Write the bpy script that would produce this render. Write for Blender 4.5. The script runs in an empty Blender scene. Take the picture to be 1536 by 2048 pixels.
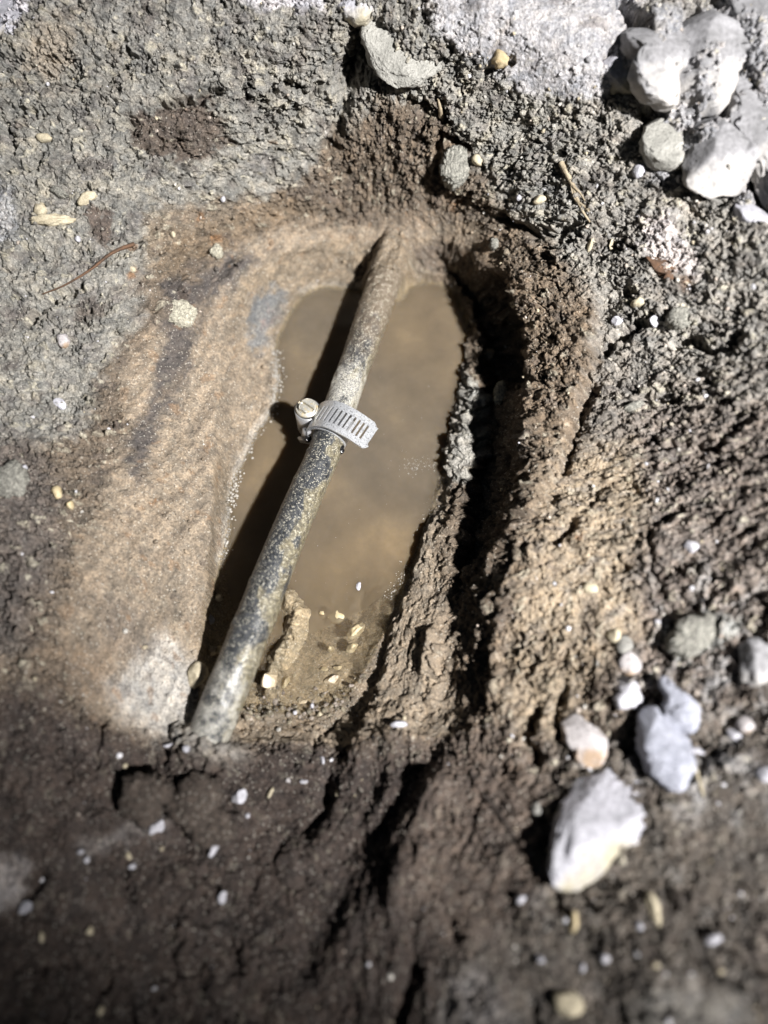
import bpy, math, random
import numpy as np
from mathutils import Vector, Matrix

# ------------------------------------------------------------------ camera, light, world
S = bpy.context.scene
MM = 0.001
F_PX = 1500.0
PITCH = math.radians(22.0)
DIST = 300.0
FWD = np.array([0.0, math.sin(PITCH), -math.cos(PITCH)])
UPV = np.array([0.0, math.cos(PITCH), math.sin(PITCH)])
CAM = -DIST * FWD                                     # millimetres; water level is z = 0

cam_data = bpy.data.cameras.new("camera")
cam = bpy.data.objects.new("camera", cam_data)
S.collection.objects.link(cam)
S.camera = cam
cam.location = Vector(CAM) * MM
cam.rotation_euler = (PITCH, 0, 0)
cam_data.sensor_fit = 'VERTICAL'
cam_data.sensor_height = 36.0
cam_data.sensor_width = 27.0
cam_data.lens = 36.0 * F_PX / 2048.0
cam_data.clip_start = 0.01
cam_data.clip_end = 50.0
cam_data.dof.use_dof = True
cam_data.dof.focus_distance = 0.288
cam_data.dof.aperture_fstop = 26.4 / 8.5

world = bpy.data.worlds.new("World")
S.world = world
world.use_nodes = True
wn = world.node_tree
bg = wn.nodes['Background']
sky = wn.nodes.new('ShaderNodeTexSky')
sky.sky_type = 'NISHITA'
sky.sun_disc = False
sky.sun_elevation = math.radians(12)
sky.sun_rotation = math.radians(100)
wn.links.new(sky.outputs[0], bg.inputs[0])
bg.inputs[1].default_value = 0.014

# the hand torch whose two diodes glint in the water
ld = bpy.data.lights.new("torch", 'SPOT')
ld.energy = 150.0
ld.color = (1.0, 0.985, 0.97)
ld.shadow_soft_size = 0.020
ld.spot_size = math.radians(32)
ld.spot_blend = 1.0
torch = bpy.data.objects.new("torch", ld)
S.collection.objects.link(torch)
torch.location = Vector((500, -370, 800)) * MM
aim = Vector((22, 62, 20)) * MM
torch.rotation_euler = (aim - torch.location).to_track_quat('-Z', 'Y').to_euler()

S.view_settings.view_transform = 'Standard'
S.view_settings.look = 'None'
S.view_settings.exposure = 0.0
S.view_settings.gamma = 1.0
S.view_settings.use_curve_mapping = False
S.cycles.volume_bounces = 2
S.cycles.max_bounces = 8
S.cycles.transparent_max_bounces = 12
S.cycles.sample_clamp_indirect = 4.0
S.cycles.use_denoising = True

random.seed(7)
RNG = np.random.default_rng(11)

# ------------------------------------------------------------------ maths helpers
def project(P):
    d = P - CAM
    dep = d @ FWD
    return 768 + F_PX * d[..., 0] / dep, 1024 - F_PX * (d @ UPV) / dep

def unproj(px, py, z):
    px = np.asarray(px, float); py = np.asarray(py, float); z = np.asarray(z, float)
    rx = (px - 768) / F_PX
    ry = (1024 - py) / F_PX
    R = FWD + ry[..., None] * UPV
    t = (z - CAM[2]) / R[..., 2]
    return np.stack([CAM[0] + t * rx, CAM[1] + t * R[..., 1], CAM[2] + t * R[..., 2]], -1)

_PERM = RNG.permutation(4096)
_GR = RNG.uniform(0, 2 * np.pi, 4096)
def _hash(ix, iy, seed):
    return _PERM[(ix * 1619 + _PERM[(iy * 31337 + seed * 1013) & 4095]) & 4095]

def perlin(x, y, seed=0):
    xi = np.floor(x).astype(np.int64); yi = np.floor(y).astype(np.int64)
    fx = x - xi; fy = y - yi
    u = fx * fx * fx * (fx * (fx * 6 - 15) + 10); v = fy * fy * fy * (fy * (fy * 6 - 15) + 10)
    def g(a, b, dx, dy):
        an = _GR[_hash(a, b, seed)]
        return np.cos(an) * dx + np.sin(an) * dy
    n00 = g(xi, yi, fx, fy); n10 = g(xi + 1, yi, fx - 1, fy)
    n01 = g(xi, yi + 1, fx, fy - 1); n11 = g(xi + 1, yi + 1, fx - 1, fy - 1)
    return ((n00 * (1 - u) + n10 * u) * (1 - v) + (n01 * (1 - u) + n11 * u) * v) * 1.5

def fbm(x, y, seed=0, octv=4, gain=0.5):
    a = 1.0; t = 0.0; s = 0.0
    for o in range(octv):
        t = t + a * perlin(x, y, seed + o * 7); s += a
        x = x * 2.03 + 11.3; y = y * 2.03 - 4.7; a *= gain
    return t / s

def worley(x, y, seed=0):
    xi = np.floor(x).astype(np.int64); yi = np.floor(y).astype(np.int64)
    f1 = np.full(x.shape, 9.0); f2 = np.full(x.shape, 9.0); cid = np.zeros(x.shape)
    for dx in (-1, 0, 1):
        for dy in (-1, 0, 1):
            h = _hash(xi + dx, yi + dy, seed)
            px = xi + dx + (h % 64) / 64.0; py = yi + dy + ((h // 64) % 64) / 64.0
            d = (px - x) ** 2 + (py - y) ** 2
            m = d < f1
            f2 = np.where(m, f1, np.minimum(f2, d)); f1 = np.where(m, d, f1); cid = np.where(m, h / 4096.0, cid)
    return np.sqrt(f1), np.sqrt(f2), cid

def smooth(e0, e1, x):
    t = np.clip((x - e0) / (e1 - e0), 0, 1)
    return t * t * (3 - 2 * t)

def seg_dist(x, y, pts, closed=False):
    d = np.full(x.shape, 1e9); n = len(pts)
    for i in range(n if closed else n - 1):
        ax, ay = pts[i][:2]; bx, by = pts[(i + 1) % n][:2]
        ex, ey = bx - ax, by - ay
        t = np.clip(((x - ax) * ex + (y - ay) * ey) / (ex * ex + ey * ey + 1e-9), 0, 1)
        d = np.minimum(d, (x - ax - t * ex) ** 2 + (y - ay - t * ey) ** 2)
    return np.sqrt(d)

def inside(x, y, pts):
    c = np.zeros(x.shape, bool); n = len(pts)
    for i in range(n):
        ax, ay = pts[i][:2]; bx, by = pts[(i + 1) % n][:2]
        if ay == by: continue
        c ^= ((ay > y) != (by > y)) & (x < (bx - ax) * (y - ay) / (by - ay) + ax)
    return c

def sdf(x, y, pts):
    d = seg_dist(x, y, pts, True)
    return np.where(inside(x, y, pts), -d, d)

# ------------------------------------------------------------------ bank surface: control heights (pixel, pixel, mm)
CTRL = [(-350,-350,112),(400,-350,118),(1100,-350,118),(1890,-350,122),(-350,300,62),(-350,1000,42),(-350,1700,32),(-350,2400,30),
 (500,2400,26),(1150,2400,44),(1890,2400,52),(1890,300,98),(1890,1000,78),(1890,1700,58),
 (0,0,88),(400,0,92),(768,0,94),(1150,0,98),(1536,0,104),(0,300,62),(400,300,58),(640,400,30),(820,400,30),(768,250,56),(1150,300,70),(1536,300,88),
 (0,600,46),(250,600,42),(450,520,25),(700,470,14),(880,478,16),(560,480,20),(1050,550,39),(1250,600,52),(1536,600,74),
 (0,900,40),(250,900,31),(430,880,19),(1090,850,36),(1250,900,42),(1536,900,60),
 (0,1200,36),(200,1200,27),(370,1200,13),(1050,1150,35),(1250,1200,40),(1536,1200,52),
 (0,1500,31),(350,1480,15),(560,1500,9),(720,1480,12),(1000,1500,25),(1250,1500,35),(1536,1500,46),
 (0,1800,27),(400,1750,20),(900,1750,30),(1200,1800,42),(0,2048,26),(400,2048,20),(768,2048,26),(1150,2048,40),(1536,2048,48)]
_cp = np.array(CTRL, float)
def _tps(r2): return np.where(r2 > 0, r2 * np.log(r2 + 1e-12), 0) * 0.5
_xy = _cp[:, :2] / 1000.0
_K = _tps(((_xy[:, None] - _xy[None]) ** 2).sum(-1)) + np.eye(len(_cp)) * 0.002
_Pm = np.hstack([np.ones((len(_cp), 1)), _xy])
_A = np.block([[_K, _Pm], [_Pm.T, np.zeros((3, 3))]])
_w = np.linalg.solve(_A, np.concatenate([_cp[:, 2], np.zeros(3)]))
def bank(px, py):
    x = px / 1000.0; y = py / 1000.0
    out = _w[-3] + _w[-2] * x + _w[-1] * y
    for i in range(len(_cp)):
        out = out + _w[i] * _tps((x - _xy[i, 0]) ** 2 + (y - _xy[i, 1]) ** 2)
    return out

# ------------------------------------------------------------------ grid
def axis(lo, hi, step, pad):
    core = np.arange(lo, hi + step, step)
    ext = []; s = step; v = 0
    while v < pad:
        s *= 1.075; v += s; ext.append(v)
    ext = np.array(ext)
    return np.concatenate([lo - ext[::-1], core, core[-1] + ext])
GX = axis(-30, 1566, 1.9, 330); GY = axis(-30, 2078, 1.9, 330)
U, V = np.meshgrid(GX, GY)
NY, NX = U.shape

def coarse(fn, *arrs, k=3):
    """evaluate a smooth function on every k-th vertex and interpolate"""
    iy = np.unique(np.append(np.arange(0, NY, k), NY - 1)); ix = np.unique(np.append(np.arange(0, NX, k), NX - 1))
    sub = fn(*[a[np.ix_(iy, ix)] for a in arrs])
    ay = np.arange(NY); ax = np.arange(NX)
    jy = np.clip(np.searchsorted(iy, ay, 'right') - 1, 0, len(iy) - 2); jx = np.clip(np.searchsorted(ix, ax, 'right') - 1, 0, len(ix) - 2)
    ty = ((ay - iy[jy]) / (iy[jy + 1] - iy[jy]))[:, None]; tx = ((ax - ix[jx]) / (ix[jx + 1] - ix[jx]))[None]
    A = sub[jy][:, jx]; B = sub[jy][:, jx + 1]; C = sub[jy + 1][:, jx]; D = sub[jy + 1][:, jx + 1]
    return (A * (1 - tx) + B * tx) * (1 - ty) + (C * (1 - tx) + D * tx) * ty

SB = coarse(bank, U, V, k=4)
W0 = unproj(U, V, SB)
X = W0[..., 0].copy(); Y = W0[..., 1].copy()

RIM = [(395,1290),(420,1080),(428,900),(438,760),(452,640),(490,555),(560,505),(640,482),(705,476),(760,490),(800,486),(860,473),(905,478),(950,504),
       (988,548),(1028,600),(1060,680),(1070,790),(1060,880),(1066,960),(1046,1060),(1010,1180),(985,1290),(965,1400),(900,1465),
       (800,1470),(700,1490),(600,1480),(480,1480),(400,1440)]
WATER = [(735,582),(690,574),(640,572),(604,590),(578,625),(556,668),(548,700),(556,755),(548,815),(512,862),(492,905),(470,950),(452,1000),(455,1060),(438,1130),(428,1190),
         (415,1250),(405,1330),(430,1420),(560,1425),(650,1420),(700,1385),(735,1330),(780,1235),(830,1130),(872,1010),(898,900),(920,800),(940,720),(938,650),(922,600),(890,568),
         (850,560),(818,572),(800,600),(775,590)]
rim_w = [tuple(p[:2]) for p in unproj(*np.array(RIM, float).T, bank(*np.array(RIM, float).T))]
wat_w = [tuple(p[:2]) for p in unproj(*np.array(WATER, float).T, np.zeros(len(WATER)))]
d_rim = coarse(lambda a, b: sdf(a, b, rim_w), X, Y, k=2)
d_wat = coarse(lambda a, b: sdf(a, b, wat_w), X, Y, k=2)
n1 = fbm(X / 9, Y / 9, 3, 3); n2 = fbm(X / 3, Y / 3, 5, 3)
d_wat_n = d_wat + n1 * 1.6 + n2 * 0.7
d_rim_n = d_rim + n1 * 1.2
tt = np.clip(d_wat_n, 0, None) / (np.clip(d_wat_n, 0, None) + np.clip(-d_rim_n, 0.001, None))
right = smooth(18, 34, X + 0.30 * (Y - 0) * 0 + n1 * 2) * smooth(-95, -70, Y)
top = smooth(70, 90, Y) * (1 - right)
prof_l = .55 * tt ** 1.7 + .45 * tt ** 1.05
prof_r = (.30 - .07 * smooth(-5, -45, Y)) * smooth(0, .18 + .22 * smooth(-5, -45, Y), tt) - 0.24 * np.exp(-((tt - .56) / .17) ** 2) * (.25 + .75 * smooth(-40, -2, Y + n1 * 20)) + 0.70 * smooth(0.72 - .38 * smooth(-5, -50, Y + n1 * 16), 1.0, tt)
prof_t = 0.30 * smooth(0, .10, tt) + 0.15 * tt + 0.55 * smooth(0.35, 1.0, tt)
prof = prof_l * (1 - right) + prof_r * right
prof = prof * (1 - top) + prof_t * top
hole = (d_rim_n < 0)
Z = np.where(hole, SB * prof, SB)
depth_in = np.clip(-d_wat_n, 0, None)
INN0 = 1.0
shal = smooth(-92, -8, Y) ** 1.3
bed = -np.minimum(depth_in * 1.1, np.maximum(3.0 + 17 * shal + 2.5 * n1 * (.3 + shal), 1.2)) - 0.2
Z = np.where(depth_in > 0, bed, Z)
XT, YT = X.copy(), Y.copy()
P = np.stack([X, Y, Z], -1)
PX, PY = project(P)
X = X + np.clip(Z, 0, 26) * np.tanh(X / 14) * .9; Y = Y + np.clip(Z, 0, 200) * np.tanh(Y / 25) * .9   # relief coordinates that climb the walls
PXs = PX.copy(); PYs = PY.copy()

# domain-warped pixel coordinates give painted regions and cracks ragged edges
wx = fbm(X / 7, Y / 7, 21, 4, .6); wy = fbm(X / 7, Y / 7, 31, 4, .6)
QX = PX + wx * 34; QY = PY + wy * 34
RX = PX + perlin(X / 2.2, Y / 2.2, 41) * 5 + wx * 12; RY = PY + perlin(X / 2.2, Y / 2.2, 43) * 5 + wy * 12

def region(pts, feather=14, warp=True, bias=0.0):
    a, b = (QX, QY) if warp else (PX, PY)
    xs = [p[0] for p in pts]; ys = [p[1] for p in pts]
    m = (a > min(xs) - 90) & (a < max(xs) + 90) & (b > min(ys) - 90) & (b < max(ys) + 90)
    out = np.zeros(X.shape)
    d = sdf(a[m], b[m], pts)
    out[m] = smooth(feather, -feather, d + bias)
    return out

def stroke(pts, w, raw=False):
    """1 on the polyline, 0 at width w (pts may carry a per-point width)"""
    xs = [p[0] for p in pts]; ys = [p[1] for p in pts]
    a, b = (PX, PY) if raw else (RX, RY)
    m = (a > min(xs) - 3 * w) & (a < max(xs) + 3 * w) & (b > min(ys) - 3 * w) & (b < max(ys) + 3 * w)
    out = np.zeros(X.shape)
    out[m] = np.exp(-(seg_dist(a[m], b[m], pts) / w) ** 2)
    return out

# ------------------------------------------------------------------ soil character masks
SAND = region([(700,445),(840,400),(960,440),(1000,520),(1000,640),(900,520),(790,500),(640,500),(520,560),(480,680),(470,900),(450,1080),(420,1300),(400,1450),(300,1470),(190,1430),(120,1300),(150,1120),(220,960),(260,860),(240,760),(330,640),(400,560),(480,480),(600,450)], 26)
SANDR = region([(960,480),(1030,450),(1100,520),(1190,620),(1180,760),(1140,900),(1100,1000),(1060,1100),(1030,1200),(1010,1300),(980,1430),(900,1460),(760,1480),(700,1420),(820,1200),(900,1000),(960,800),(1000,640),(930,520)], 20)
INNER = smooth(1.5, -1.5, d_rim_n)                    # hole walls
GREY = region([(-400,-400),(1950,-400),(1950,760),(1500,720),(1250,700),(1180,560),(1040,440),(900,250),(760,180),(700,300),(560,380),(470,420),(360,470),(270,560),(280,640),(210,730),(170,860),(60,900),(-400,900)], 22)
TANR = region([(1120,900),(1260,880),(1300,1000),(1260,1150),(1290,1260),(1190,1330),(1130,1450),(1060,1480),(1000,1420),(1020,1290),(1060,1120),(1090,1000)], 34)
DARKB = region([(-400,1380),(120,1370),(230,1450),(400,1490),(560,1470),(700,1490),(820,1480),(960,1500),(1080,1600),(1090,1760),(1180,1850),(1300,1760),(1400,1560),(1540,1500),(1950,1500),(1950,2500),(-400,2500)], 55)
ROCKT = region([(850,-60),(1290,-60),(1270,60),(1300,160),(1180,200),(1060,190),(960,120),(860,60)], 18)
LEFTD = region([(-400,880),(60,880),(110,960),(120,1100),(40,1300),(-400,1400)], 40)

rough = np.clip(0.95 - 0.86 * SAND * (1 - GREY) - 0.22 * SANDR, 0.15, 1)
rough = rough * (1 - 0.72 * INNER * (1 - right)) * (1 - 0.35 * INNER * right)
rough = rough * (1 - 0.55 * DARKB) * (1 - 0.3 * TANR) * (1 - 0.75 * ROCKT)
rough = np.where(depth_in > 0, 0.12, rough)

# ------------------------------------------------------------------ relief
dz = np.zeros(X.shape)
far = 1 - smooth(200, 330, np.maximum(np.abs(PX - 768) - 768, np.abs(PY - 1024) - 1024))
big = fbm(X / 26, Y / 26, 51, 4, .5)
dz += big * 5.0 * (0.25 + 0.75 * rough)
mid = fbm(X / 7, Y / 7, 61, 4, .6)
ridged = 1 - np.abs(fbm(X / 8.5 + wx, Y / 8.5 + wy, 71, 4, .55)) * 3.2
dz += mid * 3.3 * rough
f1, f2, cid = worley(X / 5.0 + wx * .6, Y / 5.0 + wy * .6, 5)
dz += rough * (np.sqrt(np.clip(1 - f1 ** 2, 0, 1)) * (0.6 + 1.3 * cid) - 0.6) * .75 * smooth(-.3, .25, fbm(X / 15, Y / 15, 77, 2) + .1)
cream = smooth(.88, .93, cid) * smooth(.40, .30, f1) * rough * (1 - .6 * DARKB)
dz += cream * .7
g1, g2, gid = worley(X / 2.1 + wx, Y / 2.1 + wy, 9)
dz += rough * (np.sqrt(np.clip(1 - g1 ** 2, 0, 1)) * (0.2 + gid)) * 0.34 + rough * np.abs(fbm(X / 2.4, Y / 2.4, 83, 4, .62)) * -2.9
h1, h2, hid = worley(X / 0.95, Y / 0.95, 13)
fine = np.sqrt(np.clip(1 - h1 ** 2, 0, 1)) * (0.2 + hid)
dz += fine * (0.07 + 0.17 * rough) * np.where(depth_in > 0, .2, 1) * (1 - .5 * INNER * (1 - right))
dz += fbm(X / .9, Y / .9, 81, 2) * 0.30 * rough
c1_, c2_, c3_ = worley(X / 12.5 + wx * .9, Y / 12.5 + wy * .9, 17)
clump = rough * smooth(-.25, .25, fbm(X / 28, Y / 28, 151, 2))
dz += clump * ((c3_ - .5) * 3.8 - smooth(.12, 0.0, c2_ - c1_) * 3.8)
# random fissures in the crumbly ground
cr = np.abs(fbm(X / 13 + wx * .5, Y / 13 + wy * .5, 91, 4, .55))
fiss = smooth(0.034, 0.0, cr) * smooth(-.05, 0.3, fbm(X / 30, Y / 30, 95, 2) + .12)
dz -= fiss * 3.2 * rough ** 1.3
cr2 = np.abs(fbm(X / 6, Y / 6, 191, 3, .55))
dz -= smooth(0.04, 0.0, cr2) * smooth(0.0, 0.3, fbm(X / 18, Y / 18, 195, 2)) * 1.5 * rough ** 1.3
# streaks running down the sandy left bank
ang = math.radians(66)
sx = X * math.cos(ang) + Y * math.sin(ang); sy = -X * math.sin(ang) + Y * math.cos(ang)
streak = fbm(sx / 38, sy / 4.5, 101, 3)
dz += SAND * (1 - GREY) * streak * 0.8
# vertical furrows on the right wall
furr = fbm(sx / 13 + 3, sy / 5.0, 111, 5, .62)
dz += (INNER * right * .8 + .45 * SANDR) * furr * 2.4
pit = fbm(X / 5.5, Y / 5.5, 131, 3)
dz -= INNER * (1 - right) * (1 - smooth(-1, 1, -d_wat_n)) * smooth(.22, .4, pit) * 1.0

# step in the ground along the lower right bank: high side to the right
def step(pts, hgt, w):
    xs = [p[0] for p in pts]; ys = [p[1] for p in pts]
    def f(a, b):
        yy = np.clip(b, min(ys), max(ys))
        o = np.argsort(ys); xc = np.interp(yy, np.array(ys)[o], np.array(xs)[o])
        fade = smooth(min(ys) - 40, min(ys) + 60, b) * smooth(max(ys) + 60, max(ys) - 40, b)
        s = np.interp((a - xc) / w, [-1, 0, 1], [0, .5, 1])
        s = s * s * (3 - 2 * s)
        fall = np.exp(-np.clip(a - xc - w, 0, None) / 260.0) * np.exp(-np.clip(xc - w - a, 0, None) / 200.0)
        return (s - .45) * fade * fall * hgt
    return f(RX + furr * 10, RY)
dz += step([(1000,1330),(978,1420),(900,1480),(835,1590),(770,1690),(715,1800),(650,1900),(625,1960)], 5.5, 36)
dz += step([(1203,600),(1190,690),(1162,790),(1135,900),(1090,985),(1050,1040)], -5.5, 13)
dz += step([(850,1040),(800,1230),(775,1310),(745,1420),(700,1500)], 5, 14)
dz += step([(905,1200),(880,1330),(830,1430),(790,1520)], -5, 16)

# (points, width px, height mm) : ridges positive, cracks and pits negative
MARKS = [
 ([(200,175),(215,150),(245,133),(250,110),(290,115)], 5, -4), ([(14,255),(26,300)], 7, -5), ([(20,330),(62,334),(85,303)], 5, -3.5),
 ([(325,212),(372,204),(400,204),(418,184),(440,184)], 7, -4.5), ([(255,240),(265,262)], 7, -2.5), ([(285,300),(330,320)], 6, -2.5), ([(350,290),(360,270)], 6, -2.5),
 ([(540,190),(562,166),(600,178),(615,190),(668,155)], 5, -3.5), ([(535,250),(562,215)], 5, -3), ([(582,265),(600,255)], 6, -3),
 ([(735,80),(722,105),(705,145)], 27, -16), ([(700,160),(690,220),(665,292)], 12, -8), ([(690,40),(730,52),(738,70)], 7, -5),
 ([(60,640),(80,610),(122,580),(160,572)], 7, -4), ([(430,556),(452,545),(478,520)], 5, -3), ([(360,590),(372,610)], 8, -2.5),
 ([(1003,432),(1014,446),(1068,466),(1110,462),(1150,446)], 7, -4.5), ([(1110,480),(1145,470),(1170,450)], 5, -3),
 ([(870,300),(882,270),(930,298)], 6, -5), ([(873,300),(876,350)], 5, -3), ([(820,205),(850,215),(888,240)], 8, -4), ([(880,200),(886,235)], 5, -5),
 ([(973,146),(990,138),(1028,124)], 5, -4), ([(900,100),(890,80)], 5, -3), ([(845,0),(850,45)], 6, -5),
 ([(1248,10),(1262,40),(1274,82)], 11, -11), ([(1385,25),(1368,80),(1345,150)], 10, -9), ([(1465,105),(1460,150),(1443,215)], 12, -10), ([(1443,215),(1395,250)], 8, -5),
 ([(1488,225),(1508,310),(1533,410),(1570,450)], 14, -12), ([(1210,130),(1225,110)], 6, -4), ([(1320,190),(1300,225)], 17, -7), ([(1290,215),(1292,290)], 6, -5),
 ([(1500,360),(1440,400)], 8, -4),
 ([(1182,765),(1160,830),(1145,880),(1125,930)], 9, -4),
 ([(1338,890),(1380,886),(1433,896),(1450,870),(1478,845)], 6, -4.5), ([(1350,685),(1375,668),(1418,696),(1450,690),(1478,665)], 8, -5), ([(1213,695),(1245,665),(1283,642)], 7, -4.5),
 ([(1330,640),(1350,620),(1370,640)], 5, -3), ([(1108,1082),(1128,1062),(1152,1035)], 7, -4), ([(1180,1005),(1200,975)], 4, -2.5), ([(1308,1045),(1363,1015)], 5, -3), ([(1478,1070),(1518,1050)], 5, -3.5),
 ([(1343,1140),(1370,1130),(1443,1158)], 5, -3), ([(1298,1065),(1300,1110),(1318,1175)], 5, -3), ([(1255,800),(1295,785),(1350,798)], 5, -3.5), ([(1400,745),(1420,760)], 6, -3),
 ([(1340,900),(1300,900)], 4, -2), ([(1345,1290),(1380,1265)], 5, -3.5), ([(1390,1300),(1420,1270)], 5, -3),
 ([(1075,1425),(1058,1480),(1073,1520)], 10, -5), ([(1130,1372),(1113,1430),(1118,1470)], 6, -3.5), ([(1005,1525),(1010,1545)], 5, -2),
 ([(968,1592),(1000,1635),(1038,1705)], 4, -2.5), ([(918,1705),(945,1670),(970,1592)], 4, -2.5), ([(912,1525),(945,1570)], 4, -2.5), ([(1090,1690),(1118,1660)], 6, -3),
 ([(830,1940),(815,1985),(795,2048)], 14, -8), ([(903,1845),(910,1870),(928,1876)], 8, -5), ([(1330,1760),(1340,1800),(1352,1820)], 6, -4), ([(1112,1780),(1110,1810)], 7, -4),
 ([(1160,1790),(1195,1820)], 6, -3.5), ([(1390,1920),(1420,1945),(1460,1960)], 7, -4), ([(1065,2000),(1070,2060)], 9, -4.5), ([(1230,2010),(1245,2035)], 8, -4), ([(1200,1715),(1215,1725)], 8, -4),
 ([(206,1450),(196,1490),(194,1532)], 5, -4), ([(158,1545),(156,1580)], 4, -3), ([(8,1610),(28,1560)], 5, -3), ([(60,1545),(55,1570)], 3, -2),
 ([(312,1520),(270,1548),(247,1585),(248,1625),(280,1648)], 9, -5), ([(360,1560),(345,1590),(325,1630)], 6, -3), ([(378,1655),(376,1690),(395,1700)], 6, -2.5), ([(398,1500),(402,1530)], 5, -3),
 ([(437,1570),(434,1600)], 5, -4), ([(452,1600),(463,1612)], 9, -4), ([(78,1752),(55,1795),(32,1828)], 12, -6), ([(252,1738),(248,1765),(258,1800)], 9, -5), ([(412,1740),(410,1755)], 6, -3),
 ([(368,1880),(345,1910),(345,1950)], 5, -4), ([(465,1905),(466,1945)], 13, -6), ([(395,1965),(410,1990)], 6, -3), ([(250,2000),(265,2048)], 6, -4), ([(170,1975),(210,1985),(225,1960)], 5, -3),
 ([(630,1470),(618,1520)], 4, -2), ([(690,1410),(655,1455),(628,1480)], 4, -1.6), ([(655,1550),(650,1620),(620,1660)], 10, -5), ([(560,1680),(545,1720)], 6, -3), ([(515,1740),(500,1790)], 6, -3),
 # ridges
 ([(870,1060),(850,1130),(842,1200)], 26, 2.5), ([(905,1100),(915,1180)], 16, 3), ([(985,575),(1005,650),(1020,750)], 20, -9), ([(960,820),(950,900)], 9, -3),
 ([(720,1510),(690,1600),(640,1700)], 26, 5), ([(790,1560),(740,1650)], 16, 3), ([(880,1580),(840,1680),(800,1800)], 30, 4), ([(1040,560),(1100,560)], 22, 2),
 ([(940,700),(915,840),(903,950)], 10, 2.0), ([(880,1280),(860,1400)], 14, 4), ([(1000,1240),(985,1400)], 12, 3),
 
 ([(290,1595),(292,1605)], 40, 4), ([(385,1615),(400,1600)], 42, 3.5), ([(430,1650),(420,1670)], 34, 2.5), ([(1085,1440),(1080,1500)], 22, 3),
 ([(640,60),(600,80)], 60, 3), ([(830,100),(860,60)], 60, 5), ([(1095,430),(1050,420)], 40, 3), ([(900,340),(905,360)], 24, 4),
 ([(1320,60),(1310,120)], 40, 8), ([(1420,120),(1400,190)], 36, 9), ([(1420,290),(1450,330)], 44, 8), ([(1150,90),(1000,60)], 90, 7), ([(1500,60),(1530,120)], 50, 6),
 ([(1370,1290),(1430,1260)], 34, 3), ([(1500,1330),(1520,1400)], 30, 3), ([(1300,1960),(1400,2000)], 80, 5), ([(930,1960),(960,2040)], 60, 4),
  ([(500,770),(515,830)], 22, 2), 
]
for pts, w, h in MARKS:
    s = stroke(pts, w)
    if h < 0: s = s ** .7 * (1 - .55 * DARKB); h *= 1.45
    dz += s * h
# hollow of the dark patch, upper left
HOLL = region([(250,236),(300,225),(330,215),(370,205),(420,182),(416,214),(450,250),(462,296),(430,288),(436,315),(385,318),(320,312),(270,290)], 7)
dz -= HOLL * 2.6

def blur(a, r):
    for ax_ in (0, 1):
        p_ = np.concatenate([np.repeat(np.take(a, [0], ax_), r, ax_), a, np.repeat(np.take(a, [-1], ax_), r, ax_)], ax_)
        c_ = np.cumsum(p_, ax_); z_ = np.zeros_like(np.take(c_, [0], ax_)); c_ = np.concatenate([z_, c_], ax_)
        n_ = a.shape[ax_]
        a = (np.take(c_, np.arange(2 * r + 1, 2 * r + 1 + n_), ax_) - np.take(c_, np.arange(0, n_), ax_)) / (2 * r + 1)
    return a
_b = [blur(blur(q_, 7), 7) for q_ in (XT, YT, Z)]
_du = np.stack([np.gradient(q_, axis=1) for q_ in _b], -1); _dv = np.stack([np.gradient(q_, axis=0) for q_ in _b], -1)
MN = np.cross(_dv, _du); MN /= np.linalg.norm(MN, axis=-1)[..., None] + 1e-12
MN *= np.sign(MN[..., 2:3]); MN[..., 2] = np.maximum(MN[..., 2], .15); MN /= np.linalg.norm(MN, axis=-1)[..., None]
damp = 1 - .75 * smooth(1.0, -1.0, d_wat_n - 0.5)
_amt = dz * far * np.where(depth_in > 0, .22, 1) * np.where((d_wat_n > -.1) & (d_wat_n < 3) & (right < .5), .45, 1)
XN, YN = X, Y
X = XT + MN[..., 0] * _amt; Y = YT + MN[..., 1] * _amt; Z = Z + MN[..., 2] * _amt
# mud collar where the pipe leaves the soil
PIPE = [(812,440,8),(775,545,11),(742,640,12.5),(690,785,14),(655,890,15.5),(610,990,17.5),(560,1110,19.5),(507,1245,20.5),(466,1350,19.5),(430,1440,16.5),(402,1515,11),(380,1590,4)]
pw = unproj(*np.array(PIPE, float).T)
def pipe_cov(a, b):
    d = np.full(a.shape, 1e9); zc = np.zeros(a.shape)
    for i in range(3):
        p, q = pw[i], pw[i + 1]; e = q - p
        if i == 2: break
        t = np.clip(((a - p[0]) * e[0] + (b - p[1]) * e[1]) / (e[0] ** 2 + e[1] ** 2), 0, 1 if i < 1 else 1.0)
        dd = np.hypot(a - p[0] - t * e[0], b - p[1] - t * e[1])
        zc = np.where(dd < d, p[2] + t * e[2] + 9.8 - (i + t) * 1.7, zc); d = np.minimum(d, dd)
    return zc * smooth(15, 3.5, d) - 4 * smooth(6, 18, d)
cov = coarse(pipe_cov, X, Y, k=2) + n1 * 1.6 + n2
Z = np.where(cov > 0, np.maximum(Z, cov), Z)
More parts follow.
